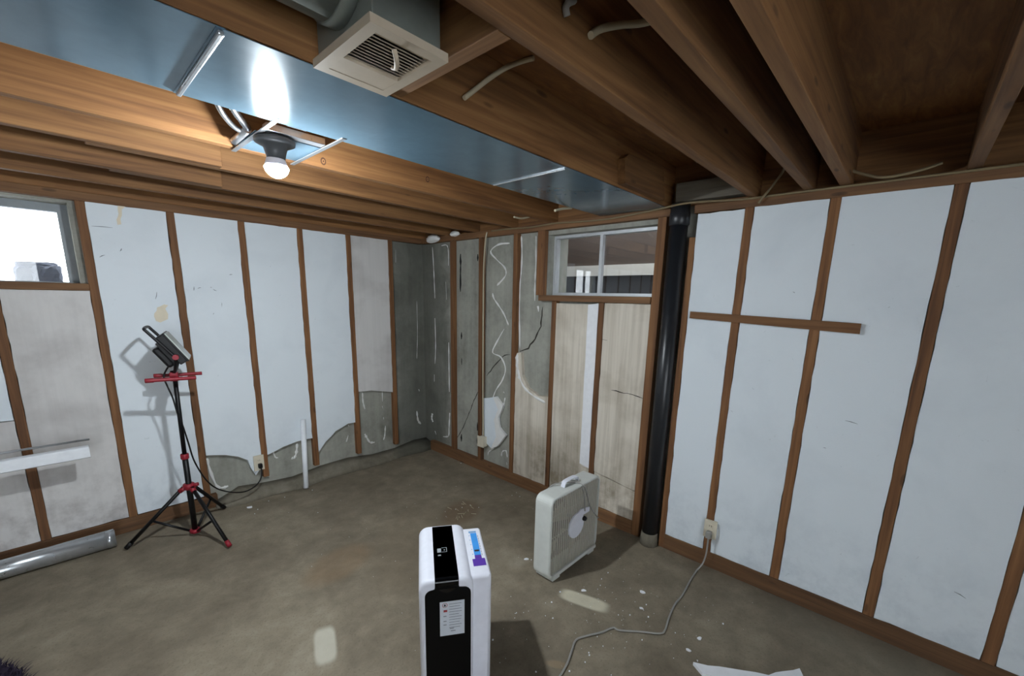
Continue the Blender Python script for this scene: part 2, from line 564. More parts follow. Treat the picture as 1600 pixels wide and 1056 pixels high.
SW = 0.042
LS = [-2.80, -2.40, -1.982, -1.577, -1.171, -0.771, -0.366]   # left edge of each stud
def stud_l(x, z0, z1):
    wobble_box('stud', (x, x + SW, 0.0, CW, z0, z1), WOODS['z'], wall_left)
stud_l(-3.26, 0.10, 1.60); stud_l(-3.26, 1.64, T)
stud_l(LS[0], 0.10, 1.60)
stud_l(LS[1], 0.10, T)
for i, zb in ((2, 0.10), (3, 0.135), (4, 0.115), (5, 0.12), (6, 0.115)):
    stud_l(LS[i], zb, T)
wobble_box('top_plate', (X0, 0.0, -0.002, CW + 0.1, T, ZJ), WOODP['x'], wall_left)
wobble_box('bottom_plate', (X0, -1.90, -0.002, CW, 0.0, 0.10), WOODP['x'], wall_left)
wobble_box('window_sill_board', (-3.26, -2.40, -0.006, CW + 0.06, 1.60, 1.642), WOODP['x'], wall_left)

def panel(to3, wall, poly, mat, face=-0.006, back=-CW, amp=0.0025):
    return obj('foam_panel', add_prism(new_bm(), rag(poly, amp), to3, face, back), mat, wall)

g = 0.002
def bayL(i):
    return LS[i] + SW + g, LS[i + 1] - g
panel(onL, wall_left, rect(-3.25 + SW, LS[0] - g, 0.10, 0.86), FOAM_DUSTY)
panel(onL, wall_left, rect(-3.25 + SW, LS[0] - g, 0.865, 1.598), FOAM, -0.009)
a, b = bayL(0); panel(onL, wall_left, rect(a, b, 0.105, 1.598), FOAM_DUSTY)
a, b = bayL(1); panel(onL, wall_left, rect(a, b, 0.105, T), FOAM)
a, b = bayL(2)
panel(onL, wall_left, [(b, T), (a, T), (a, (-1.943, 0.420)[1]), (-1.888, 0.410), (-1.816, 0.391), (-1.739, 0.354), (-1.675, 0.310), (-1.658, 0.235), (-1.632, 0.167), (b, 0.235)], FOAM)
a, b = bayL(3)
panel(onL, wall_left, [(b, T), (a, T), (a, (-1.535, 0.315)[1]), (-1.411, 0.355), (-1.303, 0.374), (b, (-1.175, 0.376)[1])], FOAM)
a, b = bayL(4)
panel(onL, wall_left, [(b, T), (a, T), (a, (-1.130, 0.237)[1]), (-1.059, 0.315), (-0.965, 0.390), (-0.847, 0.438), (b, (-0.766, 0.434)[1])], FOAM)
a, b = bayL(5)
panel(onL, wall_left, [(b, T), (a, T), (a, (-0.725, 0.724)[1]), (-0.596, 0.717), (b, (-0.371, 0.665)[1])], FOAM_DUSTY)

xs_ = [-3.26, -3.665, -4.07, -4.475, -4.88, -5.285]
for i in range(1, 5):
    stud_l(xs_[i], 0.10, T)
for i in range(5):
    panel(onL, wall_left, rect(max(xs_[i + 1] + SW + g, X0), xs_[i] - g, 0.105, T), FOAM)

# ---------------------------------------------------------------- studs, plates and foam panels of wall_right
def stud_r(y, z0, z1, w=0.042, mat='z'):
    wobble_box('stud', (0.0, CW, y - w, y, z0, z1), WOODS['z'], wall_right)
stud_r(-0.452, 0.10, T)
stud_r(-0.845, 0.10, T)
stud_r(-1.255, 0.10, T)
stud_r(-1.505, 1.642, T, 0.07)
stud_r(-1.665, 0.10, 1.60)
stud_r(-2.075, 0.10, 1.60)
stud_r(-2.455, 0.0, T, 0.055)
stud_r(-2.655, 0.0, T - 0.13, 0.036)
RS = [-2.938, -3.308, -3.722, -4.13, -4.535, -4.94, -5.35]
for y in RS:
    stud_r(y, 0.10, T)
wobble_box('top_plate', (-0.002, CW + 0.1, -2.53, 0.0, T, ZJ), WOODP['y'], wall_right)
wobble_box('top_plate', (-0.002, CW + 0.1, Y0, -2.67, T, ZJ), WOODP['y'], wall_right)
wobble_box('bottom_plate', (-0.002, CW, -2.455, -0.10, 0.0, 0.10), WOODP['y'], wall_right)
wobble_box('bottom_plate', (-0.002, CW, Y0, -2.691, 0.0, 0.10), WOODP['y'], wall_right)
wobble_box('window_sill_board', (-0.012, CW + 0.03, -2.455, -1.54, 1.60, 1.642), WOODP['y'], wall_right)

prevy = -2.691
for i, y in enumerate(RS):
    panel(onR, wall_right, rect(y + g, prevy - g, 0.102, T - (0.0 if i else 0.006)), FOAM, -0.004)
    prevy = y - SW
panel(onR, wall_right, rect(Y0, prevy - g, 0.102, T), FOAM, -0.004)
# beige stained panels under window_2, each cracked in two
panel(onR, wall_right, [(-1.689, 1.583), (-2.058, 1.586), (-2.073, 0.372), (-1.713, 0.378)], FOAM_BEIGE, -0.006)
panel(onR, wall_right, [(-1.709, 0.405), (-2.073, 0.366), (-2.073, 0.102), (-1.709, 0.102)], FOAM_BEIGE, -0.008)
panel(onR, wall_right, [(-2.119, 1.597), (-2.453, 1.597), (-2.453, 0.325), (-2.119, 0.37)], FOAM_BEIGE, -0.006)
panel(onR, wall_right, [(-2.119, 0.364), (-2.453, 0.319), (-2.453, 0.102), (-2.119, 0.102)], FOAM_BEIGE, -0.009)
# clean strip of foam along the first of them
obj('foam_strip', add_prism(new_bm(), rag([(-1.985, 1.582), (-2.072, 1.594), (-2.072, 0.375), (-1.991, 0.394)], 0.002), onR, -0.0052, -0.012), FOAM_CLEAN, wall_right)
# foam left over at the foot of the bare bays
panel(onR, wall_right, [(-1.299, 1.098), (-1.309, 1.170), (-1.359, 1.176), (-1.373, 0.985), (-1.440, 0.892), (-1.552, 0.842), (-1.663, 0.853), (-1.663, 0.102), (-1.299, 0.102)], FOAM_BEIGE, -0.012)
panel(onR, wall_right, [(-0.889, 0.70), (-1.063, 0.746), (-1.153, 0.675), (-1.091, 0.556), (-1.109, 0.464), (-1.191, 0.418), (-1.097, 0.298), (-1.005, 0.249), (-0.93, 0.29), (-0.889, 0.30)], FOAM, -0.018)
obj('adhesive_blob', add_prism(new_bm(), rag([(-1.039, 0.730), (-1.071, 0.753), (-1.160, 0.682), (-1.099, 0.558), (-1.125, 0.474), (-1.199, 0.420), (-1.097, 0.291), (-1.014, 0.245), (-1.078, 0.378), (-1.051, 0.530), (-1.098, 0.635)], 0.003, 0.03), onR, -0.010, -0.03), BEAD, wall_right)

# beads of adhesive left on the bare concrete
def bead(to3, wall, pts, w=0.007, per=5, d=-CW + 0.003):
    P = [to3(u, v, d) for u, v in pts]
    ph = random.uniform(0, 6)
    r = lambda t: w * (0.75 + 0.25 * math.sin(t * 23 + ph) + 0.15 * math.sin(t * 61 + ph)) * (0.55 if t < 0.03 or t > 0.97 else 1)
    ax = 0 if to3 is onR else 1
    return obj('adhesive_bead', add_tube(new_bm(), P, r, 7, per, True, (ax, 0.6)), BEAD, wall)
def beadR(*pts, w=0.007):
    bead(onR, wall_right, pts, w)
def beadL(*pts, w=0.007):
    bead(onL, wall_left, pts, w)
D = -0.045
beadR((-0.128, 2.084), (-0.143, 1.878), (-0.150, 1.724), (-0.157, 1.593), w=0.006)
beadR((-0.152, 1.396), (-0.156, 1.118), (-0.141, 0.931), w=0.005)
beadR((-0.127, 0.815), (-0.125, 0.740), w=0.005)
beadR((-0.270, 2.088), (-0.348, 2.089), (-0.376, 2.035), (-0.375, 1.901), w=0.006)
beadR((-0.333, 1.753), (-0.341, 1.584), w=0.005)
beadR((-0.370, 1.170), (-0.371, 0.914), (-0.373, 0.672), w=0.007)
beadR((-0.376, 0.452), (-0.363, 0.293), (-0.351, 0.200), (-0.266, 0.172), w=0.009)
beadR((-0.082, 0.385), (-0.069, 0.332), (-0.091, 0.294), w=0.016)
beadR((-0.123, 0.201), (-0.144, 0.164), w=0.009)
beadR((-1.175, 2.053), (-1.042, 2.051), (-0.950, 1.999), (-1.022, 1.933), (-1.122, 1.862), (-1.131, 1.795), (-1.034, 1.717), w=0.009)
beadR((-0.980, 1.652), (-0.997, 1.608), (-1.061, 1.545), (-1.124, 1.477), (-1.179, 1.388), w=0.009)
beadR((-1.127, 1.352), (-1.059, 1.259), (-0.989, 1.139), (-1.094, 1.105), (-1.151, 1.010), (-1.115, 0.902), (-1.036, 0.797), (-0.997, 0.712), w=0.008)
beadR((-1.133, 0.801), (-1.145, 0.792), w=0.008)
beadR((-1.154, 0.753), (-1.136, 0.679), (-1.089, 0.617), w=0.008)
beadR((-1.022, 0.247), (-0.954, 0.191), (-0.946, 0.156), w=0.009)
beadR((-1.123, 0.194), (-1.131, 0.239), (-1.178, 0.264), (-1.196, 0.208), w=0.008)
beadR((-1.189, 0.157), (-1.194, 0.134), w=0.007)
beadR((-1.300, 2.099), (-1.312, 1.971), (-1.309, 1.842), (-1.294, 1.670), (-1.302, 1.438), (-1.314, 1.200), w=0.009)
beadR((-1.454, 2.087), (-1.462, 1.891), (-1.459, 1.746), (-1.462, 1.597), w=0.009)
beadR((-1.496, 1.558), (-1.505, 1.514), w=0.017)
bead(onR, wall_right, [(-1.313, 1.159), (-1.323, 1.069), (-1.341, 0.979), (-1.401, 0.890), (-1.501, 0.836), (-1.631, 0.801)], 0.013, 5, -0.013)
bead(onR, wall_right, [(-1.299, 1.141), (-1.317, 1.041), (-1.342, 0.951)], 0.020, 5, -0.016)
beadL((-1.929, 0.383), (-1.919, 0.283), (-1.892, 0.154), (-1.857, 0.122), (-1.815, 0.123), w=0.013)
beadL((-1.651, 0.218), (-1.619, 0.159), w=0.008)
beadL((-1.478, 0.316), (-1.467, 0.268), (-1.448, 0.257), w=0.007)
beadL((-1.288, 0.342), (-1.299, 0.269), (-1.319, 0.221), (-1.344, 0.226), w=0.013)
beadL((-0.827, 0.411), (-0.821, 0.398), w=0.008)
beadL((-0.833, 0.312), (-0.855, 0.254), w=0.012)
beadL((-0.671, 0.708), (-0.669, 0.608), (-0.654, 0.535), w=0.009)
beadL((-0.464, 0.684), (-0.465, 0.580), w=0.009)
beadL((-0.470, 0.535), (-0.465, 0.508), w=0.011)
beadL((-0.462, 0.415), (-0.459, 0.394), w=0.007)
beadL((-0.444, 0.324), (-0.456, 0.225), (-0.472, 0.182), w=0.008)
beadL((-0.667, 0.287), (-0.649, 0.244), (-0.618, 0.190), (-0.570, 0.179), w=0.014)
beadL((-0.038, 0.642), (-0.031, 0.620), w=0.010)
beadL((-0.069, 0.408), (-0.056, 0.306), (-0.024, 0.257), w=0.013)
beadL((-0.037, 1.562), (-0.038, 1.238), (-0.053, 0.972), w=0.003)
beadL((-0.262, 2.041), (-0.266, 1.923), w=0.004)

# cracks and dark slots in the concrete: thin dark fillings a hair proud of the face
def ribbon(name, to3, wall, pts, w, mat, d=-CW + 0.0012, jit=0.004):
    bm = new_bm()
    P = [Vector(p) for p in pts]
    Q = []
    for i in range(len(P) - 1):
        k = max(1, int((P[i + 1] - P[i]).length / 0.03))
        for j in range(k):
            p = P[i].lerp(P[i + 1], j / k)
            Q.append(p + Vector((random.uniform(-jit, jit), random.uniform(-jit, jit))))
    Q.append(P[-1])
    n = len(Q)
    L_, R_ = [], []
    for i, p in enumerate(Q):
        t = (Q[min(i + 1, n - 1)] - Q[max(i - 1, 0)]).normalized()
        nn = Vector((-t.y, t.x)) * w * 0.5 * random.uniform(0.5, 1.3) * (0.3 if i in (0, n - 1) else 1)
        L_.append(p + nn); R_.append(p - nn)
    poly = [tuple(v) for v in L_ + R_[::-1]]
    va = [bm.verts.new(to3(*p, d)) for p in poly]
    vb = [bm.verts.new(to3(*p, d - 0.004)) for p in poly]
    N = len(poly)
    for i in range(n - 1):
        bm.faces.new((va[i], va[i + 1], va[N - 2 - i], va[N - 1 - i]))
    for i in range(N):
        bm.faces.new((va[i], vb[i], vb[(i + 1) % N], va[(i + 1) % N]))
    return obj(name, bm, mat, wall)
ribbon('crack', onR, wall_right, [(-1.542, 1.550), (-1.530, 1.399), (-1.474, 1.298), (-1.406, 1.214), (-1.311, 1.178)], 0.012, CRACKM)
ribbon('crack', onR, wall_right, [(-1.201, 1.139), (-1.133, 1.126), (-1.012, 1.021), (-0.915, 0.914)], 0.008, CRACKM)
ribbon('crack', onR, wall_right, [(-0.798, 0.744), (-0.745, 0.654), (-0.671, 0.507), (-0.585, 0.344), (-0.536, 0.272), (-0.381, 0.076)], 0.008, CRACKM)
for p, q_, w in (((-0.550, 1.998), (-0.548, 1.659), 0.022), ((-0.784, 1.986), (-0.784, 1.927), 0.022), ((-0.560, 1.284), (-0.559, 1.217), 0.02),
                 ((-0.563, 1.033), (-0.563, 0.971), 0.018), ((-0.556, 0.270), (-0.555, 0.190), 0.032), ((-0.792, 0.443), (-0.792, 0.360), 0.02), ((-0.793, 0.289), (-0.789, 0.230), 0.02)):
    ribbon('slot', onR, wall_right, [p, tuple((Vector(p) + Vector(q_)) / 2), q_], w, DARKHOLE, jit=0.002)
ribbon('crack', onR, wall_right, [(-2.117, 1.345), (-2.157, 1.344)], 0.006, CRACKM, -0.005)
ribbon('crack', onR, wall_right, [(-2.219, 1.005), (-2.342, 0.999), (-2.459, 0.985)], 0.006, CRACKM, -0.005)
# yellowed glue stains on the second white panel of wall_left
for pts, sc in (([(-2.207, 2.112), (-2.180, 2.117), (-2.201, 2.065), (-2.214, 2.007), (-2.229, 2.005), (-2.220, 2.051)], 1), ([(-2.115, 1.460), (-2.091, 1.497), (-2.056, 1.518), (-2.039, 1.518), (-2.056, 1.489), (-2.042, 1.459), (-2.053, 1.421), (-2.085, 1.404), (-2.117, 1.414)], 1)):
    obj('glue_stain', add_prism(new_bm(), rag(pts, 0.006, 0.02), onL, -0.0045, -0.012), STAINM, wall_left)

# ---------------------------------------------------------------- ceiling joists
def joist(y0, x0, x1, z0=ZJ, w=0.042, mat='x'):
    return wobble_box('joist', (x0, x1, y0, y0 + w, z0, ZS), WOODJ[mat], ceiling)
XE = 0.055
joist(0.0, X0, XE)
joist(-0.405, X0, XE)
joist(-0.845, X0, -1.86); joist(-0.803, -2.3, XE)
joist(-1.295, X0, -1.965); joist(-1.252, -2.4, XE)
joist(-1.652, X0, XE)
joist(-2.085, X0, XE)
joist(-2.515, X0, XE)
joist(-2.990, X0, XE)
joist(-3.235, X0, XE)
joist(-3.380, X0, XE, w=0.045)
joist(-3.788, X0, XE)
for y in (-4.2, -4.62, -5.04, -5.46, -5.88):
    joist(y, X0, XE)
KNOTM = {SD: mat_plain('knot_dark', SD, 0.8), SL: mat_plain('knot_light', SL, 0.8)}
for kx, kz, kr in ((-1.667, 2.192, 0.016), (-1.108, 2.231, 0.015)):
    for rad, mt, dep in ((kr, SD, 0.0006), (kr * 0.6, SL, 0.0010), (kr * 0.25, SD, 0.0014)):
        pl_ = [(kx + rad * 0.75 * math.cos(2 * PI * k / 16), kz + rad * math.sin(2 * PI * k / 16)) for k in range(16)]
        obj('knot', add_prism(new_bm(), pl_, lambda u, v, d: Vector((u, -1.652 - d, v)), -0.002, dep), KNOTM[mt], ceiling)
wobble_box('rim_joist', (XE + 0.002, XE + 0.045, Y0, CW, ZJ, ZS), WOODJ['y'], ceiling)
# solid blocking between two joists beside the register, and a scab block and sill by the drain stack
wobble_box('blocking', (-1.862, -1.820, -2.946, -2.517, ZJ + 0.002, ZS), WOODJ['y'], ceiling)
obj('scab_block', add_prism(new_bm(), [(-0.60, 2.176), (-0.62, 2.285), (-0.585, 2.31), (-0.20, 2.335), (-0.15, 2.178)], lambda u, v, d: Vector((u, d, v)), -2.516, -2.556), WOODJ['x'], ceiling)
wobble_box('sill_block', (-0.03, 0.045, -2.945, -2.562, 2.182, 2.285), GREYWOOD, ceiling)

# ---------------------------------------------------------------- windows
def window(name, wall_fn, u0, u1, z0, z1, dg, fw, mullions, mat_f, low=None):
    """frame set back dg behind the stud face; parts: frame, sash bars, panes"""
    bm = new_bm()
    low = fw if low is None else low
    for r in (rect(u0, u0 + fw, z0, z1), rect(u1 - fw, u1, z0, z1), rect(u0 + fw, u1 - fw, z0, z0 + low), rect(u0 + fw, u1 - fw, z1 - fw, z1)):
        add_prism(bm, r, wall_fn, -dg, -dg - 0.05)
    w = struct(name, bm, mat_f)
    us = [u0 + fw] + mullions + [u1 - fw]
    for mu in mullions:
        obj('mullion', add_prism(new_bm(), rect(mu - 0.011, mu + 0.011, z0 + low, z1 - fw), wall_fn, -dg + 0.004, -dg - 0.03), mat_f, w)
    for i in range(len(us) - 1):
        obj('pane', add_prism(new_bm(), rect(us[i], us[i + 1], z0 + low, z1 - fw), wall_fn, -dg - 0.022 - 0.006 * i, -dg - 0.025 - 0.006 * i), GLASS, w)
    return w
window('window_1', onL, W1[0], W1[1], W1[2], W1[3], 0.16, 0.045, [-2.86], FRAMEGREY, 0.008)
window('window_2', onR, W2[0], W2[1], W2[2], W2[3], 0.12, 0.02, [-1.995], ALU)

window('added_fill_window', lambda u, v, d: Vector((u, Y0 + d + 0.05, v)), W3[0], W3[1], W3[2], W3[3], 0.10, 0.045, [-3.65], ALU)

# outside window_1: ground a little below the sill with a lump of rubble close to the glass
g1 = struct('ground_outside', add_box(new_bm(), X0, 1.0, 0.305, 6.0, 1.3, 1.60), GROUNDM)
def rubble(bm, c, s, seed):
    r = bmesh.ops.create_icosphere(bm, subdivisions=3, radius=1.0)
    for v in r['verts']:
        n = noise.noise(v.co * 2.1 + Vector((seed, seed * 2.3, 1)))
        q = v.co.copy()
        q = Vector([max(-0.74, min(0.74, k)) for k in q]) * (1 + 0.22 * n)
        v.co = Vector((c[0] + q.x * s[0], c[1] + q.y * s[1], c[2] + q.z * s[2]))
st = wthing('rubble_stone', 'blurred grey stone block outside the bright basement window', 'stone', (-2.60, 0.42, 1.60))
for c, s, sd in (((-2.56, 0.42, 1.675), (0.085, 0.07, 0.095), 1.0), ((-2.645, 0.43, 1.672), (0.07, 0.06, 0.09), 4.0), ((-2.60, 0.44, 1.735), (0.115, 0.05, 0.045), 7.0)):
    bm = new_bm(); rubble(bm, c, s, sd); obj('stone_lump', bm, STONE, st)
bm = new_bm(); rubble(bm, (-2.86, 0.5, 1.655), (0.09, 0.07, 0.075), 9.0)
tag(obj('rubble_stone', bm, STONE), 'small pale stone outside the bright window, at the frame edge', 'stone')

# outside window_2: a covered window well with a pale ledge
well = struct('window_well', add_box(new_bm(), 0.95, 1.05, -3.6, -0.3, 1.2, 1.835), WELLDARK)
bm = add_box(new_bm(), 0.93, 1.05, -3.6, -0.3, 1.835, 1.93); obj('ledge', bm, WELLPALE, well)
bm = add_box(new_bm(), 0.96, 1.05, -3.6, -0.3, 1.93, 2.75); obj('board_wall', bm, WELLBROWN, well)
obj('well_side', add_box(new_bm(), 0.302, 0.95, -1.09, -1.03, 1.2, 2.75), WELLDARK, well)
obj('well_floor', add_box(new_bm(), 0.302, 0.95, -3.6, -0.9, 1.2, 1.45), WELLDARK, well)
obj('shading_cover', add_box(new_bm(), 0.302, 0.62, -3.6, -0.9, 2.45, 2.48), WELLBROWN, well)  # unseen, shaped to keep sky light off all but the ledge

# ---------------------------------------------------------------- wooden strip nailed across wall_right
tag(obj('wood_strip', add_prism(new_bm(), [(-2.712, 1.563), (-3.507, 1.538), (-3.508, 1.489), (-2.711, 1.524)], onR, 0.001, 0.015), WOODS['y']),
    'thin brown wooden strip nailed level across the white foam wall', 'wood strip')

# ---------------------------------------------------------------- sheet-metal duct under the joists
duct = wthing('sheet_metal_duct', 'long blue-grey galvanised sheet duct running under the ceiling joists', 'duct', (-2.6, -2.29, 2.15))
def duct_panel(x0, x1, zoff=0.0):
    bm = add_box(new_bm(), x0, x1, -2.515, -2.062, ZJ - 0.0045 - zoff, ZJ - 0.0030 - zoff)
    return obj('sheet_panel', bm, DUCT, duct)
duct_panel(X0, -2.245)
duct_panel(-2.262, -1.015, 0.0016)
duct_panel(-1.02, -0.03)
bm = new_bm(); add_box(bm, -2.258, -2.246, -2.51, -2.07, ZJ - 0.016, ZJ - 0.006, 0.003)
obj('seam_cleat', bm, GALV, duct)
bm = new_bm(); add_box(bm, -1.022, -1.017, -2.50, -2.07, ZJ - 0.0105, ZJ - 0.007)
obj('seam', bm, STEEL, duct)

# ---------------------------------------------------------------- ceiling register with its boot
reg = wthing('ceiling_register', 'cream metal ceiling register on a dull galvanised duct boot', 'air vent', (-1.975, -2.66, 2.14))
rx0, rx1, ry0, ry1 = -2.072, -1.878, -2.800, -2.532
obj('boot_box', add_box(new_bm(), rx0 + 0.012, rx1 - 0.012, ry0 + 0.012, ry1 - 0.004, 2.165, ZS - 0.001, 0.003), BOOT, reg)
bm = new_bm()
add_tube(bm, [(-3.4, -2.675, 2.290), (rx0 + 0.02, -2.668, 2.288)], 0.098, 32, 1)
obj('round_pipe', bm, BOOT, reg)
bm = new_bm()
add_tube(bm, [(rx0 - 0.02, -2.668, 2.288), (rx0 + 0.012, -2.668, 2.288)], 0.102, 32, 1)
obj('pipe_collar', bm, BOOT, reg)
zf = 2.146
bm = new_bm()
fwid = 0.026
ymid = ry0 + 0.170
for b in ((rx0, rx1, ry0, ry0 + fwid), (rx0, rx1, ry1 - fwid, ry1), (rx0, rx0 + fwid, ry0 + fwid, ry1 - fwid), (rx1 - fwid, rx1, ry0 + fwid, ry1 - fwid)):
    add_box(bm, *b, zf, zf + 0.018)
obj('frame', bm, VENTP, reg)
obj('blank_panel', add_box(new_bm(), rx0 + fwid, rx1 - fwid, ymid, ry1 - fwid, zf + 0.0006, zf + 0.010), VENTP, reg)
obj('dark_inside', add_box(new_bm(), rx0 + fwid, rx1 - fwid, ry0 + fwid, ymid, zf + 0.0172, zf + 0.0185), BLACKMATTE, reg)
for k in range(12):
    y = ry0 + fwid + 0.006 + k * (ymid - ry0 - fwid - 0.008) / 11
    M = Matrix.Translation((0, y, zf + 0.010)) @ Matrix.Rotation(math.radians(38), 4, 'X')
    obj('slat', add_box(new_bm(), rx0 + fwid, rx1 - fwid, -0.005, 0.005, -0.0008, 0.0008, M=M), VENTP, reg)
bm = new_bm()
add_tube(bm, [(-1.985, ry0 + 0.055, zf + 0.004), (-1.972, ry0 + 0.066, zf - 0.012), (-1.960, ry0 + 0.088, zf - 0.016), (-1.962, ry0 + 0.100, zf - 0.012)], 0.006, 8, 5, True, (2, 0.5))
obj('lever', bm, VENTP, reg)

# ---------------------------------------------------------------- bare bulb fixture between two joists
fx = wthing('ceiling_light', 'bare glowing bulb in a grey lampholder under the joists', 'light fixture', (-1.95, -1.9, 2.03))
for x0, nm in ((-2.012, 'hanger_bar'), (-1.795, 'hanger_bar')):
    bm = add_box(new_bm(), x0, x0 + 0.016, -2.10, -1.615, ZJ - 0.0085, ZJ - 0.0045, 0.001)
    obj(nm, bm, STEEL, fx)
obj('mounting_plate', add_box(new_bm(), -2.010, -1.782, -1.90, -1.618, ZJ + 0.001, ZJ + 0.004), DUCT, fx)
obj('cross_channel', add_box(new_bm(), -1.995, -1.795, -1.965, -1.925, ZJ - 0.004, ZJ + 0.020, 0.002), GALV, fx)
bm = add_box(new_bm(), -1.935, -1.865, -2.04, -1.97, ZJ + 0.02, ZJ + 0.12, 0.006)
obj('junction_box', bm, GALV, fx)
HX, HY = -1.946, -1.890
tilt = Matrix.Rotation(math.radians(8), 4, 'X') @ Matrix.Rotation(math.radians(-8), 4, 'Y')
bm = new_bm()
add_lathe(bm, [(0.020, -0.066), (0.030, -0.062), (0.034, -0.045), (0.040, -0.024), (0.058, -0.016), (0.066, -0.012), (0.067, -0.002), (0.060, 0.004)], (HX, HY, ZJ - 0.010), 32)
obj('lampholder', bm, PORC, fx)
bm = new_bm()
bx, by, bz = HX, HY + 0.004, 2.070
BR = 0.041
tiltb = Matrix.Identity(3)
eq = PI * 0.55
pr = [(0.013, 0.046), (0.017, 0.040), (0.030, 0.024), (BR * math.sin(eq), BR * math.cos(eq))]
obj('unlit_bulb_top', add_lathe(new_bm(), pr, (bx, by, bz), 24, tiltb), WHITEP, fx)  # upper half left unlit to keep the glow off duct and joists
pr = [(BR * math.sin(eq + (PI - eq) * k / 12), BR * math.cos(eq + (PI - eq) * k / 12)) for k in range(12)] + [(0.0, -BR)]
add_lathe(bm, pr, (bx, by, bz), 24, tiltb)
BULB = mat_emit('lit_bulb', (0.88, 0.95, 1.0, 1), BULB_W / (PI * 4 * PI * BR ** 2))
obj('bulb', bm, BULB, fx)
# armoured cable with its connector
bm = new_bm()
pth = [(-2.115, -1.985, 2.225), (-2.075, -1.93, 2.20), (-2.03, -1.87, 2.185), (-2.018, -1.85, 2.178)]
add_tube(bm, pth, lambda t: 0.011 + 0.0016 * math.sin(t * 170), 10, 16)
obj('armoured_cable', bm, STEEL, fx)
bm = new_bm()
add_tube(bm, [(-2.022, -1.86, 2.176), (-2.022, -1.70, 2.172)], 0.013, 12, 1)
obj('conduit', bm, GALV, fx)
bm = new_bm()
add_tube(bm, [(-2.14, -1.95, 2.23), (-2.105, -1.90, 2.195), (-2.06, -1.84, 2.182), (-2.03, -1.82, 2.178)], 0.009, 10, 8)
obj('armoured_cable', bm, STEEL, fx)

# ---------------------------------------------------------------- black drain stack
dp = wthing('drain_pipe', 'shiny black plastic drain pipe standing between two wall studs', 'pipe', (-0.012, -2.597, 0.0))
obj('pipe', add_lathe(new_bm(), [(0.050, 0.0), (0.050, 2.06)], (-0.020, -2.597, 0), 32), BLACKPIPE, dp)
obj('coupling', add_lathe(new_bm(), [(0.052, 2.05), (0.057, 2.055), (0.057, 2.12), (0.053, 2.125), (0.053, 2.17)], (-0.020, -2.597, 0), 32), BLACKPIPE, dp)
bm = new_bm()
add_lathe(bm, [(0.058, 0.0), (0.056, 0.05), (0.0515, 0.09)], (-0.020, -2.597, 0), 12)
for v in bm.verts:
    v.co += Vector((noise.noise(v.co * 30), noise.noise(v.co * 30 + Vector((5, 5, 5))), 0)) * 0.006
obj('mortar_collar', bm, CURB, dp)

# ---------------------------------------------------------------- electrical cables
def cable(pts, r, mat, label, per=6, name='electrical_cable'):
    return tag(obj(name, add_tube(new_bm(), pts, r, 8, per), mat), label, 'cable')
run = [(-3.954, 2.176), (-3.894, 2.172), (-3.742, 2.169), (-3.572, 2.162), (-3.375, 2.158), (-3.106, 2.168), (-2.923, 2.174), (-2.670, 2.167), (-2.421, 2.164), (-2.118, 2.139), (-1.849, 2.145), (-1.674, 2.153), (-1.448, 2.146), (-1.191, 2.154), (-1.014, 2.154)]
def pin(y, z):
    x = -0.013
    if -2.68 < y < -2.50:
        x = -0.092
    return (x, y, min(z, 2.157))
cable([pin(*p) for p in run], 0.0055, CABLED, 'long thin tan cable stapled along the top plate under the joists')
cable([(-0.012, (-0.961, 2.153)[0], 2.15), (-0.012, (-0.946, 2.093)[0], 2.10), (-0.010, (-0.929, 1.985)[0], 1.98), (-0.009, (-0.919, 1.801)[0], 1.8), (-0.009, (-0.919, 1.529)[0], 1.5), (-0.009, (-0.920, 1.078)[0], 1.05), (-0.009, (-0.925, 0.606)[0], 0.6), (-0.009, (-0.932, 0.362)[0], 0.36)], 0.0065, CABLE, 'pale cable running down the second bare stud to the almond box')
cable([(-0.026, -3.005, 2.125), (-0.028, -3.03, 2.16), (-0.03, -3.07, 2.215), (-0.10, -3.12, 2.27), (-0.35, -3.15, 2.33)], 0.006, CABLED, 'short tan cable looping from the top plate up between joists')
cable([(-0.040, -3.298, 2.252), (-0.040, -3.358, 2.225), (-0.040, -3.429, 2.190), (-0.040, -3.501, 2.168), (-0.040, -3.605, 2.178), (-0.040, -3.671, 2.196), (-0.040, -3.716, 2.221)][1:6], 0.006, CABLED, 'sagging cable in the joist bay above the white foam panels')
cable([(-1.619, -2.552, 2.221), (-1.574, -2.560, 2.261), (-1.533, -2.575, 2.299), (-1.487, -2.600, 2.337), (-1.410, -2.589, 2.385), (-1.387, -2.631, 2.392)], 0.0075, CABLE, 'short pale cable end hanging on the joist beside the register')
cable([(-1.60, -2.998, 2.245), (-1.56, -3.0, 2.275), (-1.48, -3.005, 2.315), (-1.40, -3.03, 2.345), (-1.33, -3.10, 2.375), (-1.28, -3.19, 2.385)], 0.009, CABLE, 'thick pale cable curving between two dark ceiling joists')
cable([(-1.699, -3.000, 2.242), (-1.705, -3.000, 2.256), (-1.694, -3.000, 2.271), (-1.675, -3.000, 2.284)], 0.008, GREYCORD, 'small grey hooked cable bit at the top of the joist bay')
cable([(-0.400, -1.630, 2.145), (-0.324, -1.630, 2.147), (-0.245, -1.630, 2.167)], 0.006, CABLE, 'tiny cable bit poking out under the joists near the corner')
cable([(-0.499, -2.050, 2.123), (-0.419, -2.050, 2.146), (-0.336, -2.050, 2.163)], 0.007, CABLE, 'tiny white cable bit below the duct near the dark window')

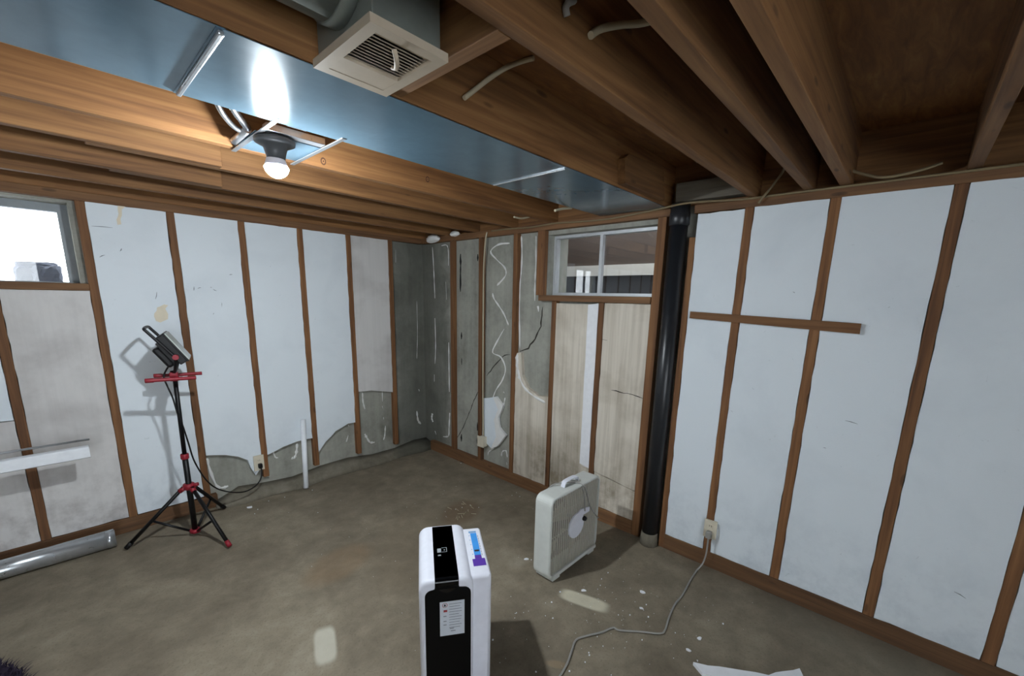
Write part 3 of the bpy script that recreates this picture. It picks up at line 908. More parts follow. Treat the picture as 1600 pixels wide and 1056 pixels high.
# white foam blobs on the top plate in the corner
def blob(c, s, seed, label, name='foam_blob'):
    bm = new_bm()
    r = bmesh.ops.create_icosphere(bm, subdivisions=3, radius=1.0)
    for v in r['verts']:
        k = 1 + 0.25 * noise.noise(v.co * 1.8 + Vector((seed, 0, seed)))
        v.co = Vector((c[0] + v.co.x * s[0] * k, c[1] + v.co.y * s[1] * k, c[2] + v.co.z * s[2] * k))
    for f in bm.faces:
        f.smooth = True
    return tag(obj(name, bm, BEAD), label, 'foam')
blob((-0.03, -0.235, 2.145), (0.03, 0.095, 0.035), 2.0, 'white drooping foam blob on the top plate in the corner')
blob((-0.02, -0.55, 2.168), (0.024, 0.06, 0.024), 5.0, 'small white foam lump beside the first stud by the corner')

# ---------------------------------------------------------------- outlets
def outlet(name, label, wall, u, z, w, h, dep, plugged=None):
    to3 = onR if wall == 'R' else onL
    base = to3(u, z - h / 2, 0.0)
    o = wthing(name, label, 'outlet', base)
    def bx(nm, u0, u1, v0, v1, d0, d1, mat, bev=0.0, par=None):
        a = to3(u0, v0, d0); b = to3(u1, v1, d1)
        lo = [min(a[i], b[i]) for i in range(3)]; hi = [max(a[i], b[i]) for i in range(3)]
        return boxo(nm, (lo[0], hi[0], lo[1], hi[1], lo[2], hi[2]), mat, par or o, bev)
    bx('box', u - w / 2 + 0.006, u + w / 2 - 0.006, z - h / 2 + 0.006, z + h / 2 - 0.006, -0.004, dep - 0.006, CREAM)
    cv = bx('cover_plate', u - w / 2, u + w / 2, z - h / 2, z + h / 2, dep - 0.006, dep, CREAM, 0.002)
    for s in (-1, 1):
        bx('receptacle', u - 0.016, u + 0.016, z + s * 0.021 - 0.014, z + s * 0.021 + 0.014, dep, dep + 0.0025, CREAM, 0.001)
        for t_ in (-1, 1):
            bx('slot', u + t_ * 0.006 - 0.0012, u + t_ * 0.006 + 0.0012, z + s * 0.021 - 0.003, z + s * 0.021 + 0.006, dep + 0.0026, dep + 0.0032, DARKHOLE)
    return o
outlet('wall_outlet', 'almond wall outlet on a stud with a white plug in it', 'R', -2.972, 0.262, 0.074, 0.116, 0.022)
outlet('wall_outlet', 'almond wall outlet low on the foam wall with a black plug', 'L', -1.607, 0.275, 0.074, 0.125, 0.022)
ob = wthing('wall_box', 'blank almond electrical box at the foot of a bare stud', 'outlet', (0.0, -0.905, 0.25))
boxo('box', (-0.02, 0.03, -0.95, -0.889, 0.25, 0.345), CREAM, ob, 0.003)
boxo('cover_plate', (-0.026, -0.0205, -0.955, -0.868, 0.246, 0.349), CREAM, ob, 0.002)

# ---------------------------------------------------------------- white cord across the floor to the outlet
pc = wthing('power_cord', 'pale grey power cord running from the wall outlet across the concrete', 'cord', (-0.4, -2.97, 0.0))
fl = [(-0.103, -2.947), (-0.228, -2.955), (-0.382, -2.970), (-0.487, -2.970), (-0.602, -2.987), (-0.701, -3.009), (-0.741, -2.997), (-0.796, -2.923), (-0.861, -2.845), (-0.868, -2.813), (-0.934, -2.787), (-1.010, -2.744), (-1.063, -2.723), (-1.123, -2.743), (-1.196, -2.770), (-1.276, -2.787), (-1.34, -2.79), (-1.46, -2.66)]
cp = [(-0.048, -2.975, 0.212), (-0.052, -2.977, 0.17), (-0.054, -2.975, 0.10), (-0.06, -2.965, 0.045), (-0.09, -2.95, 0.012)] + [(x, y, 0.006) for x, y in fl]
obj('cord', add_tube(new_bm(), cp, 0.0048, 8, 5), GREYCORD, pc)
bm = add_box(new_bm(), -0.056, -0.0255, -2.989, -2.957, 0.212, 0.257, 0.006)
obj('plug', bm, GREYCORD, pc)

# ---------------------------------------------------------------- work light on a tripod
WX, WY = -2.112, -0.356
wl = wthing('work_light', 'black and red tripod work light beside the left foam wall', 'work light', (WX, WY, 0.0))
obj('pole_lower', add_tube(new_bm(), [(WX, WY, 0.035), (WX, WY, 0.58)], 0.0165, 16, 1), BLACK, wl)
obj('pole_upper', add_tube(new_bm(), [(WX, WY, 0.56), (WX + 0.006, WY, 1.10)], 0.0125, 16, 1), BLACK, wl)
obj('clamp_collar', add_lathe(new_bm(), [(0.021, 0.545), (0.023, 0.55), (0.023, 0.575), (0.020, 0.58)], (WX, WY, 0), 20), RED, wl)
obj('leg_collar', add_lathe(new_bm(), [(0.026, 0.335), (0.032, 0.338), (0.032, 0.37), (0.026, 0.375)], (WX, WY, 0), 20), RED, wl)
obj('lower_hub', add_lathe(new_bm(), [(0.024, 0.022), (0.030, 0.025), (0.030, 0.045), (0.024, 0.048)], (WX, WY, 0), 20), RED, wl)
obj('clamp_knob', add_tube(new_bm(), [(WX + 0.02, WY - 0.015, 0.36), (WX + 0.045, WY - 0.03, 0.366)], 0.012, 10, 1), RED, wl)
for fx_, fy_ in ((-2.452, -0.262), (-1.996, -0.692), (-1.884, -0.085)):
    d = Vector((fx_ - WX, fy_ - WY, 0)); dn = d.normalized()
    top = Vector((WX, WY, 0.352)) + dn * 0.030; foot = Vector((fx_, fy_, 0.014))
    lg = obj('leg', add_tube(new_bm(), [top, foot + (top - foot) * 0.04], 0.0115, 12, 1), BLACK, wl)
    obj('rubber_foot', add_tube(new_bm(), [foot + (top - foot) * 0.09, foot], 0.014, 12, 1), RED if fy_ < -0.5 else BLACK, lg)
    obj('leg_joint', add_tube(new_bm(), [top - dn * 0.012, top + (foot - top) * 0.07], 0.016, 10, 1), RED, lg)
    mid = top.lerp(foot, 0.56)
    obj('brace', add_tube(new_bm(), [Vector((WX, WY, 0.036)) + dn * 0.022, mid], 0.008, 8, 1, True), BLACK, wl)
# two red cross bars with round ends
bd = Vector((0.966, -0.26, 0)).normalized()
bc = Vector((WX + 0.004, WY, 1.085))
nrm = Vector((-bd.y, bd.x, 0))
for s, sh_ in ((-1, -0.006), (1, 0.012)):
    c = bc + nrm * (0.082 * s) + bd * sh_
    obj('cross_bar', add_tube(new_bm(), [c - bd * 0.122, c - bd * 0.116, c - bd * 0.085, c - bd * 0.080, c + bd * 0.116, c + bd * 0.122], lambda t: 0.0135 if t < 0.45 else 0.0110, 14, 1), RED, wl)
RB = Matrix.Translation(bc) @ Matrix.Rotation(math.atan2(bd.y, bd.x), 4, 'Z')
obj('bar_bridge', add_box(new_bm(), -0.014, 0.014, -0.085, 0.085, -0.010, 0.010, 0.003, 2, RB), RED, wl)
obj('bar_clamp', add_box(new_bm(), -0.021, 0.021, -0.024, 0.024, -0.024, 0.032, 0.005, 2, RB), RED, wl)
# lamp head, aimed up and to the right
hx = Vector((0.975, -0.22, 0)).normalized()
n3 = (hx * 0.85 + Vector((0, 0, 0.53))).normalized()            # the way the glass faces
side = Vector((hx.y, -hx.x, 0)).normalized()                       # pivot axis, towards the room
upv = n3.cross(side).normalized()
if upv.z < 0: upv = -upv
hc = Vector((-2.112, -0.345, 1.252))
HM = Matrix(((side.x, upv.x, n3.x, hc.x), (side.y, upv.y, n3.y, hc.y), (side.z, upv.z, n3.z, hc.z), (0, 0, 0, 1)))
if HM.determinant() < 0:
    HM = HM @ Matrix.Diagonal((-1, 1, 1, 1))
head = obj('lamp_head', add_box(new_bm(), -0.098, 0.098, -0.098, 0.098, 0.0, 0.042, 0.006, 2, HM), BLACK, wl)
obj('rim', add_box(new_bm(), -0.101, 0.101, -0.101, 0.101, 0.040, 0.052, 0.003, 1, HM), BLACK, head)
obj('lens', add_box(new_bm(), -0.095, 0.095, -0.095, 0.095, 0.046, 0.058, 0.003, 1, HM), LENS, head)
bm = new_bm()
for k in range(7):
    x = -0.075 + 0.15 * k / 6
    add_box(bm, x - 0.004, x + 0.004, -0.07, 0.07, -0.022, 0.002, 0, 1, HM)
obj('cooling_fins', bm, BLACK, head)
obj('driver_box', add_box(new_bm(), -0.062, 0.062, -0.085, 0.05, -0.065, -0.020, 0.014, 3, HM), BLACK, head)
# carrying handle: a U bar from the two pivots up and back
hp = [(-0.107, -0.045, 0.010), (-0.107, 0.04, 0.004), (-0.105, 0.145, -0.004), (-0.085, 0.168, -0.006), (0.085, 0.168, -0.006), (0.105, 0.145, -0.004), (0.107, 0.04, 0.004), (0.107, -0.045, 0.010)]
obj('handle', add_tube(new_bm(), [HM @ Vector(p) for p in hp], 0.0085, 10, 4), BLACK, head)
for s in (-1, 1):
    obj('pivot_knob', add_tube(new_bm(), [HM @ Vector((s * 0.101, -0.045, 0.012)), HM @ Vector((s * 0.124, -0.045, 0.012))], 0.016, 14, 1), RED, head)
    # yoke arms from the pivots down to the pole
    p1 = HM @ Vector((s * 0.108, -0.045, 0.012))
    obj('yoke_arm', add_tube(new_bm(), [p1, p1.lerp(Vector((WX, WY, 1.10)), 0.35) + Vector((0, 0, -0.03)), Vector((WX + 0.004, WY, 1.10)) + side * (0.02 * s)], 0.0095, 8, 5, True), BLACK, wl)
obj('pole_socket', add_tube(new_bm(), [(WX + 0.005, WY, 1.06), (WX + 0.004, WY, 1.125)], 0.018, 14, 1), BLACK, wl)
# power lead: down the pole, then drooping to the outlet
lead = [HM @ Vector((0.02, -0.075, -0.062)), (-2.160, -0.375, 1.10), (-2.150, -0.385, 1.03), (-2.134, -0.385, 0.96), (-2.122, -0.385, 0.86), (-2.105, -0.38, 0.78), (-2.085, -0.36, 0.65), (-2.06, -0.32, 0.50), (-2.00, -0.25, 0.33), (-1.93, -0.20, 0.22), (-1.83, -0.16, 0.145), (-1.74, -0.13, 0.115), (-1.66, -0.10, 0.13), (-1.615, -0.075, 0.175), (-1.603, -0.055, 0.225), (-1.605, -0.045, 0.250)]
lead_o = obj('power_lead', add_tube(new_bm(), lead, 0.0048, 8, 6), BLACK, wl)
obj('plug', add_box(new_bm(), -1.619, -1.591, -0.055, -0.0255, 0.237, 0.273, 0.005), BLACK, lead_o)

# ---------------------------------------------------------------- loose pipes and boards by the left wall
bm = new_bm()
pa, pb = Vector((-1.315, -0.155, 0.0)), Vector((-1.248, -0.022, 0.565))
def hollow(bm, a, b, ro, ri, seg=24):
    a = Vector(a); b = Vector(b)
    T_ = (b - a).normalized(); N_ = T_.orthogonal().normalized(); B_ = T_.cross(N_)
    R = [[bm.verts.new(c + (N_ * math.cos(2 * PI * k / seg) + B_ * math.sin(2 * PI * k / seg)) * r) for k in range(seg)] for c, r in ((a, ro), (b, ro), (b, ri), (a, ri))]
    for i in range(4):
        for k in range(seg):
            f = bm.faces.new((R[i][k], R[i][(k + 1) % seg], R[(i + 1) % 4][(k + 1) % seg], R[(i + 1) % 4][k]))
            f.smooth = i in (0, 2)
    return bm
tag(obj('pvc_pipe', hollow(bm, pa + Vector((0, 0, 0.006)), pb, 0.0205, 0.017), WHITEPVC), 'short white pvc pipe leaning upright against the left wall', 'pipe')

pt = wthing('metal_tube', 'shiny galvanised round duct pipe lying on the floor by the wall', 'pipe', (-2.95, -0.15, 0.0))
obj('tube', hollow(new_bm(), (-3.48, -0.117, 0.0535), (-2.487, -0.152, 0.0535), 0.052, 0.050, 32), GALV, pt)
obj('crimped_end', hollow(new_bm(), (-2.53, -0.1505, 0.0535), (-2.50, -0.1515, 0.0535), 0.0532, 0.0515, 32), GALV, pt)
obj('seam', add_box(new_bm(), -3.48, -2.49, -0.005, 0.005, 0.0, 0.003, 0, 1, Matrix.Translation((0, -0.13, 0.104))), GALV, pt)

# white plastic channel and thin rod lying across a sawhorse at the frame edge
wc = wthing('white_channel', 'long white plastic channel jutting in at the left edge', 'channel', (-3.1, -0.212, 0.632))
bm = new_bm()
add_prism(bm, [(-0.235, 0.638), (-0.235, 0.694), (-0.228, 0.700), (-0.19, 0.700), (-0.19, 0.694), (-0.226, 0.690), (-0.226, 0.642), (-0.19, 0.638), (-0.19, 0.632), (-0.228, 0.632)], lambda u, v, d: Vector((d, u, v)), -3.85, -2.53)
obj('channel', bm, WHITEPVC, wc)
obj('end_cap', add_box(new_bm(), -2.548, -2.531, -0.226, -0.191, 0.645, 0.685, 0.002), WHITEPVC, wc)
tag(obj('metal_rod', add_tube(new_bm(), [(-3.80, -0.172, 0.735), (-2.521, -0.172, 0.729)], 0.0065, 10, 1), STEEL), 'thin steel rod just above the white channel at left', 'rod')
sh = wthing('sawhorse', 'wooden sawhorse carrying the white channel beyond the left edge', 'sawhorse', (-3.74, -0.32, 0.0))
obj('beam', add_box(new_bm(), -3.76, -3.72, -0.55, -0.09, 0.54, 0.632, 0.003), WOODS['y'], sh)
obj('rest_block', add_box(new_bm(), -3.76, -3.72, -0.187, -0.157, 0.632, 0.7285, 0.002), WOODS['z'], sh)
for sy in (-0.12, -0.52):
    for sx in (-1, 1):
        obj('leg', add_tube(new_bm(), [(-3.74 + sx * 0.012, sy, 0.60), (-3.74 + sx * 0.20, sy + (0.0 if sy > -0.3 else -0.06), 0.012)], 0.02, 4, 1), WOODS['z'], sh)

# ---------------------------------------------------------------- box fan
FX0, FX1, FYF, FYB, FH = -0.835, -0.325, -2.371, -2.253, 0.525
fan = wthing('box_fan', 'dusty white box fan standing on the concrete floor', 'fan', ((FX0 + FX1) / 2, (FYF + FYB) / 2, 0.0))
def rrect(x0, x1, z0, z1, r, n=6):
    out = []
    for cx_, cz_, a0 in ((x1 - r, z0 + r, -PI / 2), (x1 - r, z1 - r, 0), (x0 + r, z1 - r, PI / 2), (x0 + r, z0 + r, PI)):
        for k in range(n + 1):
            a = a0 + PI / 2 * k / n
            out.append((cx_ + r * math.cos(a), cz_ + r * math.sin(a)))
    return out
zb = 0.018
outer = rrect(FX0, FX1, zb, FH, 0.045)
inner = rrect(FX0 + 0.014, FX1 - 0.014, zb + 0.014, FH - 0.014, 0.034)
bm = new_bm()
n = len(outer)
rg = []
for poly, y in ((outer, FYF + 0.006), (rrect(FX0 + 0.005, FX1 - 0.005, zb + 0.005, FH - 0.005, 0.041), FYF), (inner, FYF), (inner, FYB), (rrect(FX0 + 0.005, FX1 - 0.005, zb + 0.005, FH - 0.005, 0.041), FYB), (outer, FYB - 0.006)):
    rg.append([bm.verts.new((x, y, z)) for x, z in poly])
for i in range(6):
    for k in range(n):
        bm.faces.new((rg[i][k], rg[i][(k + 1) % n], rg[(i + 1) % 6][(k + 1) % n], rg[(i + 1) % 6][k]))
obj('housing', bm, FANW, fan)
def grille(y, sgn, step):
    bm = new_bm()
    x = FX0 + 0.02
    while x < FX1 - 0.016:
        add_box(bm, x - 0.0024, x + 0.0024, y - 0.004, y + 0.004, zb + 0.012, FH - 0.012)
        x += step
    for z in (zb + 0.12, (zb + FH) / 2, FH - 0.12):
        add_box(bm, FX0 + 0.012, FX1 - 0.012, y + sgn * 0.004, y + sgn * 0.007, z - 0.002, z + 0.002)
    return bm
obj('front_grille', grille(FYF + 0.006, 1, 0.0200), FANG, fan)
obj('rear_grille', grille(FYB - 0.006, -1, 0.0125), FAND, fan)
fcx, fcz = (FX0 + FX1) / 2, (zb + FH) / 2
# hub disc with a notch, its badge and the dial
bm = new_bm()
hub = []
for k in range(40):
    a = 2 * PI * k / 40
    r = 0.078 if not (0.15 < a < 0.9) else (0.078 if a > 0.75 or a < 0.28 else 0.078)
    hub.append((fcx + r * math.cos(a), fcz + r * math.sin(a)))
add_prism(bm, hub, lambda u, v, d: Vector((u, d, v)), FYF - 0.006, FYF + 0.003)
obj('hub', bm, WHITEP, fan)
bm = new_bm()
arc = [(fcx + 0.078 * math.cos(a), fcz + 0.078 * math.sin(a)) for a in (1.5, 1.2, 0.9, 0.6)] + [(fcx + 0.135, fcz + 0.045), (fcx + 0.138, fcz + 0.072), (fcx + 0.085, fcz + 0.085), (fcx + 0.04, fcz + 0.092)]
add_prism(bm, arc, lambda u, v, d: Vector((u, d, v)), FYF - 0.0055, FYF + 0.002)
obj('control_tab', bm, WHITEP, fan)
obj('dial', add_lathe(new_bm(), [(0.015, 0.0), (0.016, 0.004), (0.012, 0.018), (0.0, 0.019)], (0, 0, 0), 18, Matrix.Translation((fcx + 0.072, FYF - 0.006, fcz + 0.022)) @ Matrix.Rotation(PI / 2, 4, 'X')), BLACK, fan)
# five blades on a motor
bl = obj('motor', add_lathe(new_bm(), [(0.045, -0.03), (0.05, -0.02), (0.05, 0.03), (0.04, 0.035)], (0, 0, 0), 20, Matrix.Translation((fcx, (FYF + FYB) / 2, fcz)) @ Matrix.Rotation(PI / 2, 4, 'X')), FAND, fan)
for k in range(5):
    a0 = 2 * PI * k / 5
    bm = new_bm()
    rows = []
    for i in range(5):
        r = 0.045 + 0.165 * i / 4
        half = (0.30 + 0.12 * i / 4)
        rows.append([bm.verts.new((fcx + r * math.cos(a0 + half * t), (FYF + FYB) / 2 + 0.026 * t, fcz + r * math.sin(a0 + half * t))) for t in (-1, -0.5, 0, 0.5, 1)])
    for i in range(4):
        for j in range(4):
            bm.faces.new((rows[i][j], rows[i + 1][j], rows[i + 1][j + 1], rows[i][j + 1]))
    bmesh.ops.solidify(bm, geom=bm.faces[:], thickness=0.002)
    obj('blade', bm, FANBL, bl)
for x in (FX0 + 0.07, FX1 - 0.07):
    obj('foot', add_box(new_bm(), x - 0.035, x + 0.035, FYF - 0.006, FYB + 0.006, 0.0, zb + 0.006, 0.004), FANW, fan)
# carrying handle, and the cord wound over it
ym = (FYF + FYB) / 2
bm = new_bm()
hpts = [(fcx - 0.075, ym, FH - 0.002), (fcx - 0.066, ym, FH + 0.026), (fcx - 0.04, ym, FH + 0.036), (fcx + 0.04, ym, FH + 0.036), (fcx + 0.066, ym, FH + 0.026), (fcx + 0.075, ym, FH - 0.002)]
hp2 = smooth_path(hpts, 5)
pro = [(p.x, p.z) for p in hp2]
ins = [(fcx + (p.x - fcx) * 0.93, FH - 0.004 + (p.z - FH + 0.004) * 0.84) for p in hp2]
add_prism(bm, pro + ins[::-1], lambda u, v, d: Vector((u, d, v)), ym - 0.014, ym + 0.014)
obj('handle', bm, WHITEP, fan)
c1 = [(fcx - 0.16, FYB + 0.02, 0.48), (fcx - 0.11, FYB - 0.01, 0.535), (fcx - 0.04, ym + 0.02, FH + 0.010), (fcx + 0.02, ym - 0.02, FH + 0.008), (fcx + 0.055, FYF - 0.006, FH - 0.015), (fcx + 0.09, FYF - 0.010, 0.44), (fcx + 0.14, FYF - 0.010, 0.34), (fcx + 0.22, FYF - 0.010, 0.25), (fcx + 0.258, FYF + 0.0, 0.22), (fcx + 0.265, FYF + 0.04, 0.20)]
obj('cord', add_tube(new_bm(), c1, 0.0038, 8, 6), GREYCORD, fan)
c2 = [(fcx + 0.01, ym + 0.02, FH + 0.012), (fcx + 0.035, ym - 0.03, FH + 0.012), (fcx + 0.042, FYF - 0.008, FH - 0.03), (fcx + 0.06, FYF - 0.012, 0.42), (fcx + 0.070, FYF - 0.014, 0.345)]
obj('cord', add_tube(new_bm(), c2, 0.0038, 8, 6), GREYCORD, fan)
obj('lower_rail', add_box(new_bm(), FX0 + 0.03, FX1 - 0.02, FYF - 0.010, FYF + 0.004, zb + 0.002, zb + 0.024, 0.003), FANW, fan)

# ---------------------------------------------------------------- dehumidifier
DH = 0.57
dw, dd, sw = 0.207, 0.40, 0.075
ang = -0.6077
dh = thing('dehumidifier', 'white and black portable dehumidifier with a paper label on its front', 'dehumidifier', (-1.779, -2.476, 0.0), ang)
def top_profile(x0, x1, h, r, n=8):
    p = [(x0, 0.012), (x0, h - r)]
    for k in range(1, n + 1):
        a = PI - PI / 2 * k / n
        p.append((x0 + r + r * math.cos(a), h - r + r * math.sin(a)))
    for k in range(n + 1):
        a = PI / 2 - PI / 2 * k / n
        p.append((x1 - r + r * math.cos(a), h - r + r * math.sin(a)))
    p.append((x1, 0.012))
    return p
def add_shell(bm, prof, y0, y1, rr=0.02, n=5):
    """extrude a profile along y with a rounded front and back edge"""
    cxm = sum(p[0] for p in prof) / len(prof); czm = max(p[1] for p in prof) / 2
    rings = []
    st_ = []
    for k in range(n + 1):
        a = PI / 2 * k / n
        st_.append((y0 + rr * (1 - math.sin(a)), rr * (1 - math.cos(a))))
    st_ = st_[::-1]
    x0 = min(p[0] for p in prof); x1 = max(p[0] for p in prof); zt = max(p[1] for p in prof)
    stations = [(y0, rr)] + [(y0 + rr * (1 - math.cos(PI / 2 * k / n)), rr * (1 - math.sin(PI / 2 * k / n))) for k in range(1, n + 1)]
    stations += [(y1 - rr * (1 - math.cos(PI / 2 * k / n)), rr * (1 - math.sin(PI / 2 * k / n))) for k in range(n, 0, -1)] + [(y1, rr)]
    for y, ins_ in stations:
        ring = []
        for x, z in prof:
            fxm = (x - (x0 + x1) / 2) / ((x1 - x0) / 2)
            xx = x - ins_ * fxm
            zz = z - ins_ * max(0.0, (z - 0.1) / (zt - 0.1)) if z > 0.1 else z
            ring.append(bm.verts.new((xx, y, zz)))
        rings.append(ring)
    m_ = len(prof)
    for i in range(len(rings) - 1):
        for k in range(m_):
            f = bm.faces.new((rings[i][k], rings[i][(k + 1) % m_], rings[i + 1][(k + 1) % m_], rings[i + 1][k])); f.smooth = True
    bm.faces.new(rings[0]); bm.faces.new(rings[-1][::-1])
    return bm
body = obj('body', add_shell(new_bm(), top_profile(0.0, dw, DH, 0.042), 0.0, dd, 0.016), WHITEP, dh)
SH = DH - 0.022
tank = obj('rear_body', add_shell(new_bm(), top_profile(dw - 0.02, dw + sw, SH, 0.012), 0.03, dd - 0.012, 0.014), WHITEP, dh)
# black control strip along the top, bending into the front panel
kx0, kx1 = 0.060, 0.150
bm = new_bm()
path = [(dd - 0.010, DH - 0.006), (dd - 0.017, DH + 0.0012), (0.016, DH + 0.0012)]
for k in range(1, 7):
    a = PI / 2 * (1 - k / 6)
    path.append((0.016 - 0.0174 * math.cos(a), DH - 0.016 + 0.0172 * math.sin(a)))
path.append((-0.0020, DH - 0.05))
rows = []
for y, z in path:
    rows.append([bm.verts.new((kx0, y, z)), bm.verts.new((kx1, y, z))])
for i in range(len(path) - 1):
    bm.faces.new((rows[i][0], rows[i + 1][0], rows[i + 1][1], rows[i][1]))
bmesh.ops.solidify(bm, geom=bm.faces[:], thickness=0.0008)
strip = obj('control_panel', bm, BLACKGLOSS, dh)
fp = [(0.022, 0.03), (0.022, DH - 0.066)]
for k in range(7):
    a = PI - PI / 2 * k / 6
    fp.append((0.050 + 0.028 * math.cos(a), DH - 0.066 + 0.028 * math.sin(a)))
fp += [(kx0 - 0.002, DH - 0.036), (kx0, DH - 0.028), (kx1, DH - 0.028), (kx1 + 0.002, DH - 0.036)]
for k in range(7):
    a = PI / 2 - PI / 2 * k / 6
    fp.append((0.168 + 0.028 * math.cos(a), DH - 0.066 + 0.028 * math.sin(a)))
fp += [(0.196, 0.03)]
onD = lambda u, v, d: Vector((u, d, v))
front = obj('front_panel', add_prism(new_bm(), fp, onD, -0.0025, 0.004), BLACKMATTE, dh)
# finger grip: a shallow scoop rim under the control strip
gp = [(0.070 + 0.070 * k / 12, DH - 0.036 - 0.018 * math.sin(PI * k / 12)) for k in range(13)]
obj('grip', add_prism(new_bm(), gp, onD, -0.0045, -0.0026), BLACKGLOSS, front)
# paper label on the front, a little askew
def rotq(cx_, cz_, w, h, a):
    c, s = math.cos(a), math.sin(a)
    return [(cx_ + x * c - z * s, cz_ + x * s + z * c) for x, z in ((-w / 2, -h / 2), (w / 2, -h / 2), (w / 2, h / 2), (-w / 2, h / 2))]
LC, LA = (0.124, 0.402), 0.0
lab = obj('paper_label', add_prism(new_bm(), rotq(LC[0], LC[1], 0.094, 0.150, LA), onD, -0.0032, -0.0026), PAPER, dh)
def mark(nm, u0, u1, v0, v1, mat):
    obj(nm, add_prism(new_bm(), rect(LC[0] + u0, LC[0] + u1, LC[1] + v0, LC[1] + v1), onD, -0.0038, -0.0033), mat, lab)
bm = new_bm()
ringo = [(LC[0] - 0.028 + 0.010 * math.cos(2 * PI * k / 20), LC[1] + 0.060 + 0.010 * math.sin(2 * PI * k / 20)) for k in range(20)]
ringi = [(LC[0] - 0.028 + 0.008 * math.cos(2 * PI * k / 20), LC[1] + 0.060 + 0.008 * math.sin(2 * PI * k / 20)) for k in range(20)]
ro = [bm.verts.new((u, -0.0038, v)) for u, v in ringo]; ri = [bm.verts.new((u, -0.0038, v)) for u, v in ringi]
for k in range(20):
    bm.faces.new((ro[k], ro[(k + 1) % 20], ri[(k + 1) % 20], ri[k]))
obj('warning_ring', bm, INKRED, lab)
obj('flame_mark', add_prism(new_bm(), [(LC[0] - 0.0325, LC[1] + 0.055), (LC[0] - 0.0235, LC[1] + 0.055), (LC[0] - 0.0245, LC[1] + 0.061), (LC[0] - 0.028, LC[1] + 0.066), (LC[0] - 0.0315, LC[1] + 0.061)], onD, -0.0038, -0.0033), INKDARK, lab)
mark('print_block', -0.033, -0.019, 0.030, 0.039, INKRED)
for k, (u0, u1) in enumerate(((-0.012, 0.036), (-0.012, 0.030), (-0.012, 0.036), (-0.012, 0.036), (-0.012, 0.025), (-0.012, 0.036), (-0.012, 0.034), (-0.012, 0.028), (-0.012, 0.036), (-0.012, 0.030))):
    mark('print_line', u0, u1, 0.062 - 0.0115 * k, 0.0636 - 0.0115 * k, INK)
for v in (0.010, -0.012, -0.028):
    mark('print_line', -0.034, -0.022, v, v + 0.003, INK)
mark('print_line', -0.010, 0.006, -0.047, -0.044, INK)
mark('print_line', -0.006, 0.012, -0.058, -0.055, INK)
# display icons on the control strip
def top_mark(nm, x0, x1, y0, y1, mat, par, z, t=0.0006):
    obj(nm, add_box(new_bm(), x0, x1, y0, y1, z, z + t), mat, par)
zt = DH + 0.0012
cyk = 0.175
top_mark('display_icon', 0.076, 0.092, cyk, cyk + 0.028, ICON, strip, zt + 0.0013)
for b in ((0.094, 0.116, cyk, cyk + 0.002), (0.094, 0.116, cyk + 0.030, cyk + 0.032), (0.114, 0.116, cyk + 0.002, cyk + 0.030), (0.103, 0.108, cyk + 0.012, cyk + 0.018)):
    top_mark('display_outline', *b, ICON, strip, zt + 0.0013)
top_mark('display_icon', 0.078, 0.090, cyk - 0.024, cyk - 0.016, ICON, strip, zt + 0.0013)
# printed sticker on the rear body
zs = SH + 0.0006
stx = dw + 0.037
st = obj('sticker', add_box(new_bm(), stx - 0.028, stx + 0.028, 0.085, 0.365, zs - 0.0004, zs + 0.0004), WHITEP, tank)
zq = zs + 0.0005
top_mark('print_blue', stx - 0.014, stx + 0.014, 0.165, 0.335, BLUE, st, zq)
top_mark('print_band', stx - 0.020, stx + 0.014, 0.338, 0.352, BLUEL, st, zq)
top_mark('print_dark', stx - 0.010, stx + 0.010, 0.190, 0.202, INKDARK, st, zq + 0.0007)
top_mark('print_purple', stx - 0.014, stx + 0.014, 0.140, 0.164, PURPLE, st, zq)
top_mark('print_purple', stx - 0.026, stx + 0.026, 0.090, 0.139, PURPLE, st, zq)
for k in range(8):
    top_mark('print_line', stx + 0.017, stx + 0.019, 0.160 + k * 0.020, 0.174 + k * 0.020, INK, st, zq)
for k in range(5):
    top_mark('print_dot', stx - 0.022, stx - 0.018, 0.170 + k * 0.036, 0.175 + k * 0.036, BLUEL, st, zq)
for x in (0.03, dw + sw - 0.04):
    for y in (0.05, dd - 0.05):
        obj('foot', add_lathe(new_bm(), [(0.014, 0.0), (0.014, 0.02)], (x, y, 0), 12), BLACK, dh)

# ---------------------------------------------------------------- floor litter
def scuff(to3, wall, c, l, a, w=0.004):
    d = Vector((math.cos(a), math.sin(a))) * l / 2
    c = Vector(c)
    ribbon('scuff', to3, wall, [tuple(c - d), tuple(c), tuple(c + d)], w, SCUFFM, -0.0052 if to3 is onL else -0.0032, 0.002)
for c, l, a in (((-1.884, 1.628), 0.03, 1.4), ((-1.851, 1.633), 0.02, 0.3), ((-1.762, 1.622), 0.025, 2.6), ((-1.783, 1.639), 0.012, 0.0), ((-2.092, 1.576), 0.05, 1.3), ((-1.730, 1.519), 0.03, 1.5), ((-1.653, 1.734), 0.02, 0.2), ((-1.787, 1.456), 0.012, 1.0), ((-2.319, 1.809), 0.03, 0.5), ((-2.230, 1.854), 0.02, 1.1), ((-2.297, 1.981), 0.09, 0.0)):
    scuff(onL, wall_left, c, l, a)
for c, l, a in (((-3.538, 1.062), 0.05, 0.15), ((-3.216, 1.678), 0.012, 0.6), ((-3.452, 0.907), 0.012, 0.2), ((-4.022, 0.370), 0.04, 0.3)):
    c = (c[0], c[1]); scuff(onR, wall_right, c, l, a, 0.003)

